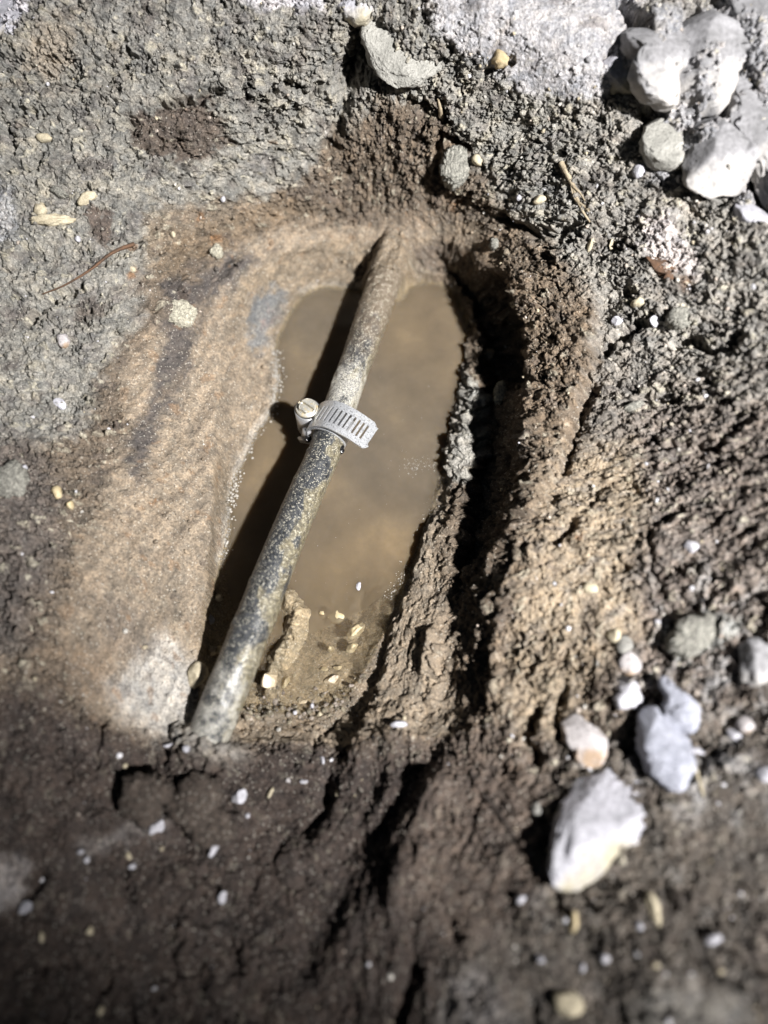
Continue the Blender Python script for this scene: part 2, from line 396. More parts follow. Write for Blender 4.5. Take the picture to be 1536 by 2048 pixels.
# the lower end of the pipe is buried
def cov2(a, b):
    p, q = pw[9], pw[11]; e = q - p
    t = np.clip(((a - p[0]) * e[0] + (b - p[1]) * e[1]) / (e[0] ** 2 + e[1] ** 2), 0, 1)
    dd = np.hypot(a - p[0] - t * e[0], b - p[1] - t * e[1])
    zz = p[2] + t * e[2]
    return (zz + 8.9 + 3 * t) * smooth(26, 4, dd) * smooth(-0.12, 0.34, t)
c2 = coarse(cov2, X, Y, k=2); c2 = c2 + (n2 * 4.2 + n1 * 2.5 + fine * .3) * (c2 > 2)
Z = np.maximum(Z, np.where(c2 > Z - 3, np.maximum(Z, c2), Z))
Z = np.where(depth_in > 0, np.minimum(Z, np.maximum(bed * .85, -30) + .1), Z)
lump = np.maximum(stroke([(592,1220),(604,1248),(590,1285),(566,1325)], 25, True), .8 * stroke([(552,1345),(540,1385)], 14, True)) * (1 + .25 * n2)
Z = np.where(lump > .05, np.maximum(Z, -3.2 + lump * 7.5 + n1 * 3.0 + mid * 1.5), Z)
# sideways relief: crumbly overhangs on walls and rough ground
lat = (0.9 * rough + 1.2 * INNER * right) * far
wallt = INNER * smooth(.02, .2, tt)
X = X + perlin(XN / 3.1, YN / 3.1, 121) * lat + fbm(YN / 7, Z / 6, 127, 4, .6) * 3.0 * wallt * (.35 + .65 * right)
Y = Y + perlin(XN / 3.1 + 7, YN / 3.1, 123) * lat + fbm(XN / 7, Z / 6, 129, 4, .6) * 2.6 * wallt * top
lip = right * np.exp(-((d_rim + 1.0) / 4.0) ** 2) * smooth(-70, -40, Y)
X = X - lip * (.5 + 2.5 * fbm(Y / 8, Y * 0 + 1, 125, 3)) * 1.0
P = np.stack([X, Y, Z], -1)
PXo, PYo = project(P)

XW, YW = X, Y
X, Y = XN, YN
# ------------------------------------------------------------------ soil colours (albedo)
def C(*c): return np.array(c)
col = np.broadcast_to(C(.150, .118, .088), X.shape + (3,)).copy()
def lay(mask, c, k=1.0):
    global col
    m = (mask * k)[..., None]
    col = col * (1 - m) + C(*c) * m
nA = fbm(X / 12, Y / 12, 201, 4, .55); nB = fbm(X / 4, Y / 4, 205, 4, .6); nC = fbm(X / 1.4, Y / 1.4, 209, 3, .6)
lay(GREY, (.240, .229, .205))
lay(GREY * smooth(250, -100, PY - 0 * PX), (.25, .24, .225), .6)
lay(GREY * smooth(.05, .45, fbm(X / 10 + 9, Y / 10, 231, 5, .6)), (.34, .31, .25), .6)
lay(GREY * smooth(.05, .4, fbm(X / 13 - 30, Y / 13, 235, 5, .6)), (.135, .125, .122), .65)
lay(smooth(-100, 60, PX - 1180) * smooth(1250, 700, PY), (.255, .238, .215), .8)
lay(smooth(-60, 60, PX - 1240) * smooth(760, 860, PY) * smooth(1560, 1330, PY), (.195, .162, .140), .85)
lay(LEFTD, (.125, .105, .092))
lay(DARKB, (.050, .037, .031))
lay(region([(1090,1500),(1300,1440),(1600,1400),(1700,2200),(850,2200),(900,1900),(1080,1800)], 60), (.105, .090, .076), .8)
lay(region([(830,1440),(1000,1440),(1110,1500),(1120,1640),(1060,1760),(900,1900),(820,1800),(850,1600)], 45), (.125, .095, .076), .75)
lay(SAND * (1 - GREY * .85), (.240, .193, .143))
lay(SANDR, (.165, .125, .088))
lay(TANR, (.300, .240, .172))
lay(region([(640,300),(720,230),(870,200),(920,300),(930,400),(880,450),(700,450),(640,400)], 25), (.135, .104, .076))
lay(region([(330,560),(420,540),(480,500),(520,520),(400,620),(370,760),(330,830),(270,980),(250,900),(300,800),(330,680)], 18, bias=-2), (.068, .060, .058), .9)
lay(region([(180,1200),(260,1180),(330,1290),(300,1340),(210,1320)], 30, bias=8), (.10, .085, .075), .55)
lay(SAND * smooth(.05, .4, fbm(sx / 22, sy / 7, 251, 4)) , (.15, .118, .088), .55)
lay(SAND * smooth(900, 1400, PY) * smooth(320, 120, PX), (.15, .115, .084), .5)
lay(region([(100,1280),(200,1300),(260,1400),(120,1420)], 40), (.16, .12, .085), .8)
lay(region([(225,1370),(330,1270),(400,1330),(400,1450),(330,1470),(240,1430)], 34), (.46, .44, .41), .72)
lay(region([(400,1300),(430,1300),(410,1480),(370,1480)], 14), (.40, .37, .32), .6)
lay(stroke([(330,1440),(385,1470),(440,1492),(470,1500)], 26), (.36, .335, .30), .6)
lay(smooth(-.02, .35, fbm(X / 11 + 33, Y / 11, 261, 5, .6)) * smooth(1180, 1330, PX) * smooth(1050, 1180, PY) * smooth(1720, 1560, PY), (.33, .32, .315), .75)
lay(HOLL, (.105, .082, .066), .95)
lay(region([(170,420),(200,420),(235,470),(225,500),(190,490)], 8), (.10, .075, .062), .9)
lay(region([(150,590),(220,600),(200,640),(150,640)], 10), (.085, .07, .062), .8)
lay(region([(290,430),(400,400),(600,390),(640,430),(500,470),(400,540),(330,560),(290,500)], 20), (.185, .138, .092), .75)
for cx, cy, w in [(430,478,7),(395,440,6),(255,495,6),(262,548,6),(540,290,5),(305,1005,4),(1155,1075,5),(1340,540,14),(1370,570,12),(700,480,6),(905,415,10)]:
    lay(stroke([(cx, cy), (cx + 8, cy - 5)], w), (.24, .125, .055), .75)
lay(ROCKT, (.37, .36, .37))
lay(region([(1290,40),(1480,0),(1600,0),(1600,330),(1500,420),(1440,380),(1300,360),(1290,300),(1340,180)], 20), (.33, .325, .34), .85)
lay(region([(-60,-60),(120,-60),(60,20),(30,60),(-60,80)], 8), (.62, .60, .64))
lay(region([(470,-60),(680,-60),(650,15),(580,22),(510,14)], 10), (.52, .50, .52))
lay(region([(60,60),(150,30),(140,120),(100,160),(40,120)], 20), (.38, .32, .25), .7)
lay(region([(1280,440),(1340,430),(1400,520),(1390,560),(1330,530),(1290,500)], 14), (.55, .50, .49), .8)
lay(region([(900,1960),(960,1930),(1030,2048),(880,2060)], 30), (.23, .21, .20), .7)
lay(region([(1290,1960),(1480,1980),(1520,2060),(1260,2060)], 30), (.19, .18, .165), .7)
lay(region([(1320,1260),(1440,1220),(1500,1250),(1430,1300),(1360,1330)], 10), (.35, .35, .33), .85)
lay(region([(-60,1700),(60,1720),(30,1810),(-60,1840)], 16), (.36, .33, .32), .8)
lay(region([(150,1690),(260,1650),(390,1610),(400,1620),(270,1680),(160,1720)], 12), (.20, .18, .17), .5)
lay(region([(-60,360),(30,380),(30,480),(-60,500)], 14), (.40, .40, .41), .8)
# hole walls
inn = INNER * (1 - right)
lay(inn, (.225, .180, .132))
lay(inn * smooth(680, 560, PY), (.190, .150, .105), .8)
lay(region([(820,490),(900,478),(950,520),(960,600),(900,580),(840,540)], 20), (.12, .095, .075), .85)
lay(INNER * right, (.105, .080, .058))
lay(region([(900,760),(930,720),(960,800),(950,900),(925,960),(895,980),(890,880)], 10), (.34, .33, .30), .75)
lay(region([(945,760),(975,800),(965,900),(945,940)], 8), (.34, .34, .31), .7)
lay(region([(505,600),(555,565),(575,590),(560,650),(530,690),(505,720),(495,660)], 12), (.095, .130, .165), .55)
lay(region([(525,635),(545,620),(545,655),(530,665)], 6), (.22, .11, .09), .25)
lay(stroke([(552,690),(558,750),(548,815),(505,870),(480,920),(462,980),(452,1040),(440,1130)], 9), (.55, .52, .47), .65)
lay(stroke([(602,580),(650,569),(730,572)], 6), (.50, .46, .40), .6)
lay(stroke([(595,1222),(606,1250),(578,1292),(556,1335)], 20), (.40, .35, .27), .8)
lay(stroke([(760,1350),(790,1240),(840,1130),(880,1010)], 16), (.19, .165, .135), .6)
wetb = smooth(6.5, -.5, d_wat_n + nB * 2) * (1 - .6 * right)
lay(wetb * (d_wat_n > -.5), (.15, .118, .082), .55)
# bed under water: pale silt
lay(smooth(.1, .45, fbm(X / 9 + 70, Y / 9, 241, 5, .6)) * smooth(900, 1150, PX) * smooth(700, 900, PY), (.30, .275, .25), .5)
lay(smooth(.1, .4, fbm(X / 12 + 20, Y / 12, 245, 5, .6)) * (1 - SAND) * (1 - INNER), (.085, .068, .060), .5)
lay(np.where(depth_in > 0, 1.0, 0.0), (.26, .205, .125), .8)
# mottling of the soil itself
mot = 1 + 0.40 * nA + 0.34 * nB + 0.30 * nC
mot = mot * (1 + (gid - .5) * .30 * rough + (hid - .5) * .35)
col = col * np.clip(mot, .35, 1.8)[..., None]
col *= (1 + np.stack([nB * .06 + nA * .04, nB * .0, -nB * .08 - nA * .05], -1))
col *= (1 + SAND * streak * .38)[..., None]
lay(cream * smooth(-.4, .2, nC), (.42, .385, .30), .75)
cream2 = smooth(.95, .97, gid) * smooth(.42, .3, g1) * rough * (1 - .5 * DARKB)
lay(cream2, (.52, .48, .38), .7)
wetl = lump
rustc = smooth(.28, .45, fbm(X / 9 + 50, Y / 9, 221, 3)) * (SAND + GREY * .2)
lay(rustc, (.24, .135, .065), .35)
lay(smooth(.30, .42, fbm(X / 8 - 50, Y / 8, 225, 4)) * (SAND * .8 + LEFTD + .2), (.085, .068, .058), .45)
col = np.clip(col, .012, .85)
wet = np.clip(wetb * .9 * (1 - right * .85) + INNER * (1 - right) * .25 + stroke([(395,1250),(380,1330)], 30) * .4 + lump * .8 + region([(480,1440),(560,1400),(720,1380),(680,1450),(560,1500)], 20) * .7, 0, 1)

X, Y = XW, YW
# ------------------------------------------------------------------ material helpers
def node_mat(name):
    m = bpy.data.materials.new(name); m.use_nodes = True
    nt = m.node_tree; b = nt.nodes['Principled BSDF']
    return m, nt, b
def N(nt, t, **kw):
    n = nt.nodes.new(t)
    for k, v in kw.items(): setattr(n, k, v)
    return n
def noise_node(nt, scale, detail=4, rough_=.55, vec=None):
    n = N(nt, 'ShaderNodeTexNoise'); n.inputs['Scale'].default_value = scale; n.inputs['Detail'].default_value = detail
    n.inputs['Roughness'].default_value = rough_
    if vec is None:
        tc = N(nt, 'ShaderNodeTexCoord'); vec = tc.outputs['Object']
    nt.links.new(vec, n.inputs['Vector']); return n
def ramp(nt, src, stops):
    r = N(nt, 'ShaderNodeValToRGB'); e = r.color_ramp.elements
    while len(e) < len(stops): e.new(.5)
    for i, (p, c) in enumerate(stops):
        e[i].position = p; e[i].color = (*c, 1) if len(c) == 3 else c
    nt.links.new(src, r.inputs[0]); return r
def mixc(nt, fac, a, b, mode='MIX'):
    m = N(nt, 'ShaderNodeMix', data_type='RGBA', blend_type=mode)
    for sock, v in ((m.inputs[0], fac), (m.inputs[6], a), (m.inputs[7], b)):
        if isinstance(v, (int, float)): sock.default_value = v
        elif isinstance(v, tuple): sock.default_value = (*v, 1)
        else: nt.links.new(v, sock)
    return m.outputs[2]
def bump(nt, b, src, dist, strength=1.0, prev=None):
    n = N(nt, 'ShaderNodeBump'); n.inputs['Distance'].default_value = dist; n.inputs['Strength'].default_value = strength
    nt.links.new(src, n.inputs['Height'])
    if prev is not None: nt.links.new(prev, n.inputs['Normal'])
    nt.links.new(n.outputs[0], b.inputs['Normal']); return n.outputs[0]

def soil_material():
    m, nt, b = node_mat("soil")
    at = N(nt, 'ShaderNodeAttribute', attribute_name='albedo')
    wt = N(nt, 'ShaderNodeAttribute', attribute_name='wet')
    n1_ = noise_node(nt, 1150, 4, .72)
    r1 = ramp(nt, n1_.outputs[0], [(.32, (.55, .55, .55)), (.5, (.97, .97, .97)), (.70, (1.45, 1.43, 1.40))])
    c1 = mixc(nt, 1.0, at.outputs['Color'], r1.outputs[0], 'MULTIPLY')
    v = N(nt, 'ShaderNodeTexVoronoi'); v.inputs['Scale'].default_value = 2200
    tc = N(nt, 'ShaderNodeTexCoord'); nt.links.new(tc.outputs['Object'], v.inputs['Vector'])
    sep = N(nt, 'ShaderNodeSeparateColor'); nt.links.new(v.outputs['Color'], sep.inputs[0])
    spk = ramp(nt, sep.outputs[0], [(.955, (0, 0, 0)), (.975, (1, 1, 1))])
    c2 = mixc(nt, spk.outputs[0], c1, mixc(nt, .38, c1, (.62, .58, .50)))
    nt.links.new(c2, b.inputs['Base Color'])
    mr = N(nt, 'ShaderNodeMapRange'); nt.links.new(wt.outputs['Fac'], mr.inputs[0])
    mr.inputs[3].default_value = .85; mr.inputs[4].default_value = .24
    mm = N(nt, 'ShaderNodeMath', operation='MULTIPLY'); mm.inputs[1].default_value = .35
    nt.links.new(spk.outputs[0], mm.inputs[0])
    ms = N(nt, 'ShaderNodeMath', operation='SUBTRACT'); nt.links.new(mr.outputs[0], ms.inputs[0]); nt.links.new(mm.outputs[0], ms.inputs[1])
    ms.use_clamp = True
    nt.links.new(ms.outputs[0], b.inputs['Roughness'])
    b.inputs['Specular IOR Level'].default_value = .38
    p = bump(nt, b, n1_.outputs[0], .00075, .95)
    bump(nt, b, v.outputs['Distance'], .00028, .8, p)
    return m
SOIL = soil_material()

def stone_material(name, dark, light, scale=260, rough_=.8, bumpd=.0006, spots=None):
    m, nt, b = node_mat(name)
    n = noise_node(nt, scale, 6, .65)
    r = ramp(nt, n.outputs[0], [(.3, dark), (.62, light)])
    out = r.outputs[0]
    n2_ = noise_node(nt, scale * .28, 4, .6)
    if spots:
        s = ramp(nt, n2_.outputs[0], [(.52, (0, 0, 0)), (.62, (1, 1, 1))])
        out = mixc(nt, s.outputs[0], out, spots)
    n3 = noise_node(nt, scale * 7, 2, .6)
    r3 = ramp(nt, n3.outputs[0], [(.3, (.75, .75, .75)), (.7, (1.15, 1.15, 1.15))])
    out = mixc(nt, 1.0, out, r3.outputs[0], 'MULTIPLY')
    nt.links.new(out, b.inputs['Base Color'])
    b.inputs['Roughness'].default_value = rough_
    p = bump(nt, b, n.outputs[0], bumpd, .8)
    bump(nt, b, n3.outputs[0], bumpd * .35, .8, p)
    return m
M_WHITE = stone_material("white_limestone", (.32, .315, .34), (.50, .49, .53), 300)
M_PALE = stone_material("pale_mottled_stone", (.26, .26, .28), (.42, .41, .45), 90, spots=(.40, .36, .27), bumpd=.0016)
M_LAV = stone_material("chalky_stone", (.26, .27, .32), (.44, .45, .52), 300, bumpd=.002)
M_CREAM = stone_material("cream_stone", (.33, .28, .19), (.50, .44, .32), 300)
M_YEL = stone_material("yellow_stone", (.38, .29, .15), (.50, .42, .27), 260, rough_=.5)
M_TAN = stone_material("tan_wet_stone", (.38, .30, .20), (.56, .47, .33), 200, rough_=.22)
M_GREY = stone_material("grey_clay_stone", (.17, .165, .15), (.30, .29, .265), 350, bumpd=.0012)
M_LGREY = stone_material("light_grey_rock", (.13, .128, .130), (.27, .265, .275), 90, bumpd=.0010, spots=(.38, .36, .34))
M_BROWN = stone_material("brown_soil_clod", (.048, .037, .030), (.085, .066, .054), 700, rough_=.9, bumpd=.0022)
M_GREYR = stone_material("grey_rock", (.20, .195, .175), (.34, .33, .30), 160, bumpd=.002)
M_ORANGE = stone_material("ochre_stone", (.30, .21, .10), (.46, .38, .24), 300)
M_PINK = stone_material("mortar_fragment", (.30, .275, .27), (.46, .43, .43), 260, spots=(.36, .26, .18), bumpd=.0012)
M_WOOD = stone_material("root_fibre", (.20, .155, .10), (.36, .30, .21), 300)
M_CLAY = stone_material('pale_clay', (.30, .28, .22), (.42, .39, .31))
M_RUST = stone_material("rusty_brown", (.045, .028, .018), (.12, .062, .032), 300)

# ------------------------------------------------------------------ mesh helpers
def mesh_from(name, verts, faces, mat=None, smooth_=True):
    me = bpy.data.meshes.new(name)
    me.from_pydata([tuple(map(float, v)) for v in verts], [], faces)
    if mat: me.materials.append(mat)
    me.polygons.foreach_set('use_smooth', [smooth_] * len(me.polygons))
    me.update()
    return me
def link(name, me, parent=None, label=None, cat=None, group=None, kind=None):
    o = bpy.data.objects.new(name, me); S.collection.objects.link(o)
    if parent: o.parent = parent
    if label: o['label'] = label
    if cat: o['category'] = cat
    if group: o['group'] = group
    if kind: o['kind'] = kind
    return o
def big_mesh(name, co, quads, mat):
    me = bpy.data.meshes.new(name)
    nv = len(co); nf = len(quads); k = quads.shape[1]
    me.vertices.add(nv); me.vertices.foreach_set('co', co.astype(np.float32).ravel())
    me.loops.add(nf * k); me.loops.foreach_set('vertex_index', quads.astype(np.int32).ravel())
    me.polygons.add(nf); me.polygons.foreach_set('loop_start', np.arange(0, nf * k, k, dtype=np.int32))
    me.polygons.foreach_set('loop_total', np.full(nf, k, dtype=np.int32))
    me.polygons.foreach_set('use_smooth', np.ones(nf, bool))
    me.update(calc_edges=True); me.materials.append(mat)
    return me
def set_col(me, name, c):
    a = me.color_attributes.new(name, 'FLOAT_COLOR', 'POINT')
    c4 = np.ones((len(c), 4), np.float32); c4[:, :3] = c
    a.data.foreach_set('color', c4.ravel())

# ------------------------------------------------------------------ ground object
skirt = []
co = P.reshape(-1, 3)
idx = np.arange(NY * NX).reshape(NY, NX)
q = np.stack([idx[:-1, :-1], idx[1:, :-1], idx[1:, 1:], idx[:-1, 1:]], -1).reshape(-1, 4)
ringi = np.concatenate([idx[0, :], idx[1:, -1], idx[-1, -2::-1], idx[-2:0:-1, 0]])
base_ring = co[ringi]
cen = np.array([0, 60.0, 0])
prev = ringi; allco = [co]; allq = [q]; nv = len(co)
rc = col.reshape(-1, 3)[ringi]; rw = wet.reshape(-1)[ringi]; cols = [col.reshape(-1, 3)]; wets = [wet.reshape(-1)]
for k, f in enumerate((1.08, 1.25, 1.6, 2.3, 4.0, 8.0)):
    r = cen + (base_ring - cen) * np.array([f, f, 1])
    r[:, 2] = base_ring[:, 2] * .3 + 110 * .7 + 8 * perlin(r[:, 0] / 40, r[:, 1] / 40, 300 + k) if k > 1 else base_ring[:, 2] + 2 * perlin(r[:, 0] / 20, r[:, 1] / 20, 300 + k)
    ni = np.arange(nv, nv + len(r)); nv += len(r)
    allco.append(r); cols.append(rc); wets.append(rw * 0)
    allq.append(np.stack([prev, ni, np.roll(ni, -1), np.roll(prev, -1)], -1)[:, ::-1])
    prev = ni
me = big_mesh("ground", np.concatenate(allco) * MM, np.concatenate(allq), SOIL)
set_col(me, 'albedo', np.concatenate(cols))
a = me.attributes.new('wet', 'FLOAT', 'POINT'); a.data.foreach_set('value', np.concatenate(wets).astype(np.float32))
ground = link("ground", me, kind='structure')

# lookup: pixel -> visible soil point
CS = 4
bx = np.floor(PXo / CS).astype(int); by = np.floor(PYo / CS).astype(int)
dep = ((P - CAM) @ FWD)
GWd, GHt = 1536 // CS + 1, 2048 // CS + 1
LUT = np.full((GHt, GWd), -1)
ok = (bx >= 0) & (bx < GWd) & (by >= 0) & (by < GHt)
fi = np.flatnonzero(ok.ravel()); fi = fi[np.argsort(-dep.ravel()[fi])]
LUT[by.ravel()[fi], bx.ravel()[fi]] = fi
Pf = P.reshape(-1, 3)
dzx = np.gradient(Z, axis=1) / (np.gradient(X, axis=1) + 1e-6); dzy = np.gradient(Z, axis=0) / (np.gradient(Y, axis=0) - 1e-6)
NRM = np.stack([-dzx, -dzy, np.ones_like(Z)], -1)
def ground_at(px, py, rad=3):
    j = int(np.clip(py // CS, 0, GHt - 1)); i = int(np.clip(px // CS, 0, GWd - 1))
    js = slice(max(0, j - rad), j + rad + 1); is_ = slice(max(0, i - rad), i + rad + 1)
    w = LUT[js, is_]; w = w[w >= 0]
    zs = np.median(Pf[w, 2]) if len(w) else bank(px, py)
    d = np.array([bank(px - 20, py) - bank(px + 20, py), 0, 0])
    return unproj(px, py, zs), zs

# ------------------------------------------------------------------ pipe
def catmull(pts, n):
    pts = np.array(pts); out = []
    m = len(pts)
    for i in range(m - 1):
        p0 = pts[max(i - 1, 0)]; p1 = pts[i]; p2 = pts[i + 1]; p3 = pts[min(i + 2, m - 1)]
        for t in np.linspace(0, 1, n, endpoint=False):
            out.append(.5 * ((2 * p1) + (-p0 + p2) * t + (2 * p0 - 5 * p1 + 4 * p2 - p3) * t * t + (-p0 + 3 * p1 - 3 * p2 + p3) * t ** 3))
    out.append(pts[-1]); return np.array(out)
line = catmull(pw, 36)
tan = np.gradient(line, axis=0); tan /= np.linalg.norm(tan, axis=1)[:, None]
up0 = np.array([0, 0, 1.0])
side = np.cross(tan, up0); side /= np.linalg.norm(side, axis=1)[:, None]
upn = np.cross(side, tan)
NR = 96
th = np.linspace(0, 2 * np.pi, NR, endpoint=False)
frac = np.linspace(0, 1, len(line))
PR0 = 6.15; PR1 = 6.95
rad = (PR0 + (PR1 - PR0) * smooth(.15, .8, frac))[:, None]
arc = np.concatenate([[0], np.cumsum(np.linalg.norm(np.diff(line, axis=0), axis=1))])[:, None]
tx_ = np.broadcast_to(th[None] * 7, (len(line), NR)); ty_ = np.broadcast_to(arc, (len(line), NR))
lx, ly = project(line); LY = np.broadcast_to(ly[:, None], tx_.shape)
deposit = smooth(95, 10, np.abs(LY - 790) + fbm(tx_ / 4, ty_ / 4, 401, 3) * 60)
deposit2 = 1.15 * smooth(1270, 1400, LY + fbm(tx_ / 6, ty_ / 6, 405, 3) * 90) * smooth(-.3, .2, fbm(tx_ / 7, ty_ / 7, 409, 3) + .1)
mudp = smooth(770, 600, LY + fbm(tx_ / 5, ty_ / 5, 411, 3) * 90)
crust = fbm(tx_ / 2.2, ty_ / 2.2, 415, 4, .65)
rr = rad + .18 * crust + .35 * smooth(.15, .45, fbm(tx_ / 7, ty_ / 7, 417, 4)) + .25 * deposit + .8 * mudp * (1 + crust) + deposit2 * .15
pv = line[:, None] + rr[..., None] * (np.cos(th)[None, :, None] * side[:, None] + np.sin(th)[None, :, None] * upn[:, None])
ii = np.arange(len(line) * NR).reshape(len(line), NR)
pq = np.stack([ii[:-1], np.roll(ii, -1, 1)[:-1], np.roll(ii, -1, 1)[1:], ii[1:]], -1).reshape(-1, 4)

def pipe_material():
    m, nt, b = node_mat("corroded_pipe_metal")
    at = N(nt, 'ShaderNodeAttribute', attribute_name='coat')       # r: white deposit, g: mud, b: ochre crust
    sep = N(nt, 'ShaderNodeSeparateColor'); nt.links.new(at.outputs['Color'], sep.inputs[0])
    n = noise_node(nt, 330, 6, .7); nf = noise_node(nt, 2300, 3, .75); ng = noise_node(nt, 600, 6, .75)
    base = ramp(nt, n.outputs[0], [(.40, (.010, .012, .015)), (.54, (.030, .034, .040)), (.68, (.11, .105, .09))])
    oc = ramp(nt, ng.outputs[0], [(.42, (.09, .075, .045)), (.62, (.30, .26, .16))])
    thr = N(nt, 'ShaderNodeMath', operation='ADD'); nt.links.new(sep.outputs[2], thr.inputs[0]); nt.links.new(ng.outputs[0], thr.inputs[1])
    thr2 = N(nt, 'ShaderNodeMath', operation='MULTIPLY'); thr2.inputs[1].default_value = .44; nt.links.new(thr.outputs[0], thr2.inputs[0])
    msk = ramp(nt, thr2.outputs[0], [(.42, (0, 0, 0)), (.64, (.85, .85, .85))])
    c = mixc(nt, msk.outputs[0], base.outputs[0], oc.outputs[0])
    c = mixc(nt, sep.outputs[1], c, (.17, .132, .092))
    wth = N(nt, 'ShaderNodeMath', operation='MULTIPLY_ADD'); nt.links.new(nf.outputs[0], wth.inputs[0]); wth.inputs[1].default_value = 1.1
    nt.links.new(sep.outputs[0], wth.inputs[2])
    wm = ramp(nt, wth.outputs[0], [(.70, (0, 0, 0)), (.90, (1, 1, 1))])
    c = mixc(nt, wm.outputs[0], c, (.50, .48, .43))
    v = N(nt, 'ShaderNodeTexVoronoi'); v.inputs['Scale'].default_value = 2700
    tc = N(nt, 'ShaderNodeTexCoord'); nt.links.new(tc.outputs['Object'], v.inputs['Vector'])
    s2 = N(nt, 'ShaderNodeSeparateColor'); nt.links.new(v.outputs['Color'], s2.inputs[0])
    sp = ramp(nt, s2.outputs[0], [(.86, (0, 0, 0)), (.90, (1, 1, 1))])
    c = mixc(nt, sp.outputs[0], c, mixc(nt, .6, c, (.66, .62, .50)))
    nt.links.new(c, b.inputs['Base Color'])
    rg = ramp(nt, n.outputs[0], [(.3, (.24,) * 3), (.7, (.48,) * 3)])
    r2 = mixc(nt, wm.outputs[0], rg.outputs[0], (.6, .6, .6))
    nt.links.new(r2, b.inputs['Roughness'])
    b.inputs['Specular IOR Level'].default_value = .8
    b.inputs['Metallic'].default_value = .2
    b.inputs['Coat Weight'].default_value = .45; b.inputs['Coat Roughness'].default_value = .36
    p = bump(nt, b, nf.outputs[0], .0004, .9)
    bump(nt, b, v.outputs['Distance'], .0003, .7, p)
    return m
M_PIPE = pipe_material()
me = big_mesh("pipe", pv.reshape(-1, 3) * MM, pq[:, ::-1], M_PIPE)
coat = np.stack([np.clip(deposit * .27 + deposit2 * .23, 0, 1), np.clip(mudp, 0, 1), smooth(-.15, .35, fbm(tx_ / 6, ty_ / 11, 421, 3) - .55 * np.cos(th)[None] - .15)], -1)
set_col(me, 'coat', coat.reshape(-1, 3))
link("pipe", me, label="dark corroded metal pipe crossing the muddy puddle and buried at both ends", cat="pipe")

# ------------------------------------------------------------------ hose clamp
ci = int(np.argmin(np.abs(ly - 858)))
O = line[ci]; A = tan[ci]; Uc = upn[ci]; Rv = side[ci]
if Rv[0] < 0: Rv = -Rv
PRc = float(rr[ci].mean())
yaw = math.radians(-8)
A2 = A * math.cos(yaw) + Rv * math.sin(yaw); R2 = Rv * math.cos(yaw) - A * math.sin(yaw)
A, Rv = A2, R2
Mclamp = Matrix(((Rv[0], -A[0], Uc[0], 0), (Rv[1], -A[1], Uc[1], 0), (Rv[2], -A[2], Uc[2], 0), (0, 0, 0, 1)))
root = bpy.data.objects.new("hose_clamp", None); S.collection.objects.link(root)
root.empty_display_size = .005
root.matrix_world = Matrix.Translation(Vector(O) * MM) @ Mclamp
root['label'] = "slotted steel worm drive hose clamp gripping the pipe above the muddy water"; root['category'] = "hose clamp"

def metal(name, c, rough_, dirt=(.25, .2, .12), dirt_amt=.6, sc=420):
    m, nt, b = node_mat(name)
    n = noise_node(nt, sc, 5, .65); n2_ = noise_node(nt, sc * 4, 3, .6)
    r = ramp(nt, n.outputs[0], [(dirt_amt, (0, 0, 0)), (dirt_amt + .12, (1, 1, 1))])
    cc = mixc(nt, r.outputs[0], c, dirt)
    r2 = ramp(nt, n2_.outputs[0], [(.3, (.75, .75, .75)), (.7, (1.1, 1.1, 1.1))])
    cc = mixc(nt, 1.0, cc, r2.outputs[0], 'MULTIPLY')
    nt.links.new(cc, b.inputs['Base Color'])
    inv = ramp(nt, r.outputs[0], [(0, (.72,) * 3), (1, (.1,) * 3)]); nt.links.new(inv.outputs[0], b.inputs['Metallic'])
    rr_ = ramp(nt, n2_.outputs[0], [(.3, (rough_ * .8,) * 3), (.7, (min(1, rough_ * 1.3),) * 3)]); nt.links.new(rr_.outputs[0], b.inputs['Roughness'])
    bump(nt, b, n2_.outputs[0], .00012, .6)
    return m
M_BAND = metal("stainless_band", (.66, .67, .69), .30, (.22, .19, .14), .62)
M_SCREW = metal("corroded_screw_zinc", (.62, .60, .54), .45, (.42, .34, .20), .50, 700)
M_HOUS = metal("clamp_housing_steel", (.50, .50, .51), .38, (.12, .09, .06), .60, 600)
M_TAIL = metal("rusted_band_end", (.60, .56, .48), .5, (.45, .28, .09), .46, 900)
M_RUBBER, nt_, b_ = node_mat("wet_black_residue")
b_.inputs['Base Color'].default_value = (.008, .008, .009, 1); b_.inputs['Roughness'].default_value = .12
nn = noise_node(nt_, 900, 3); bump(nt_, b_, nn.outputs[0], .0005, .8)

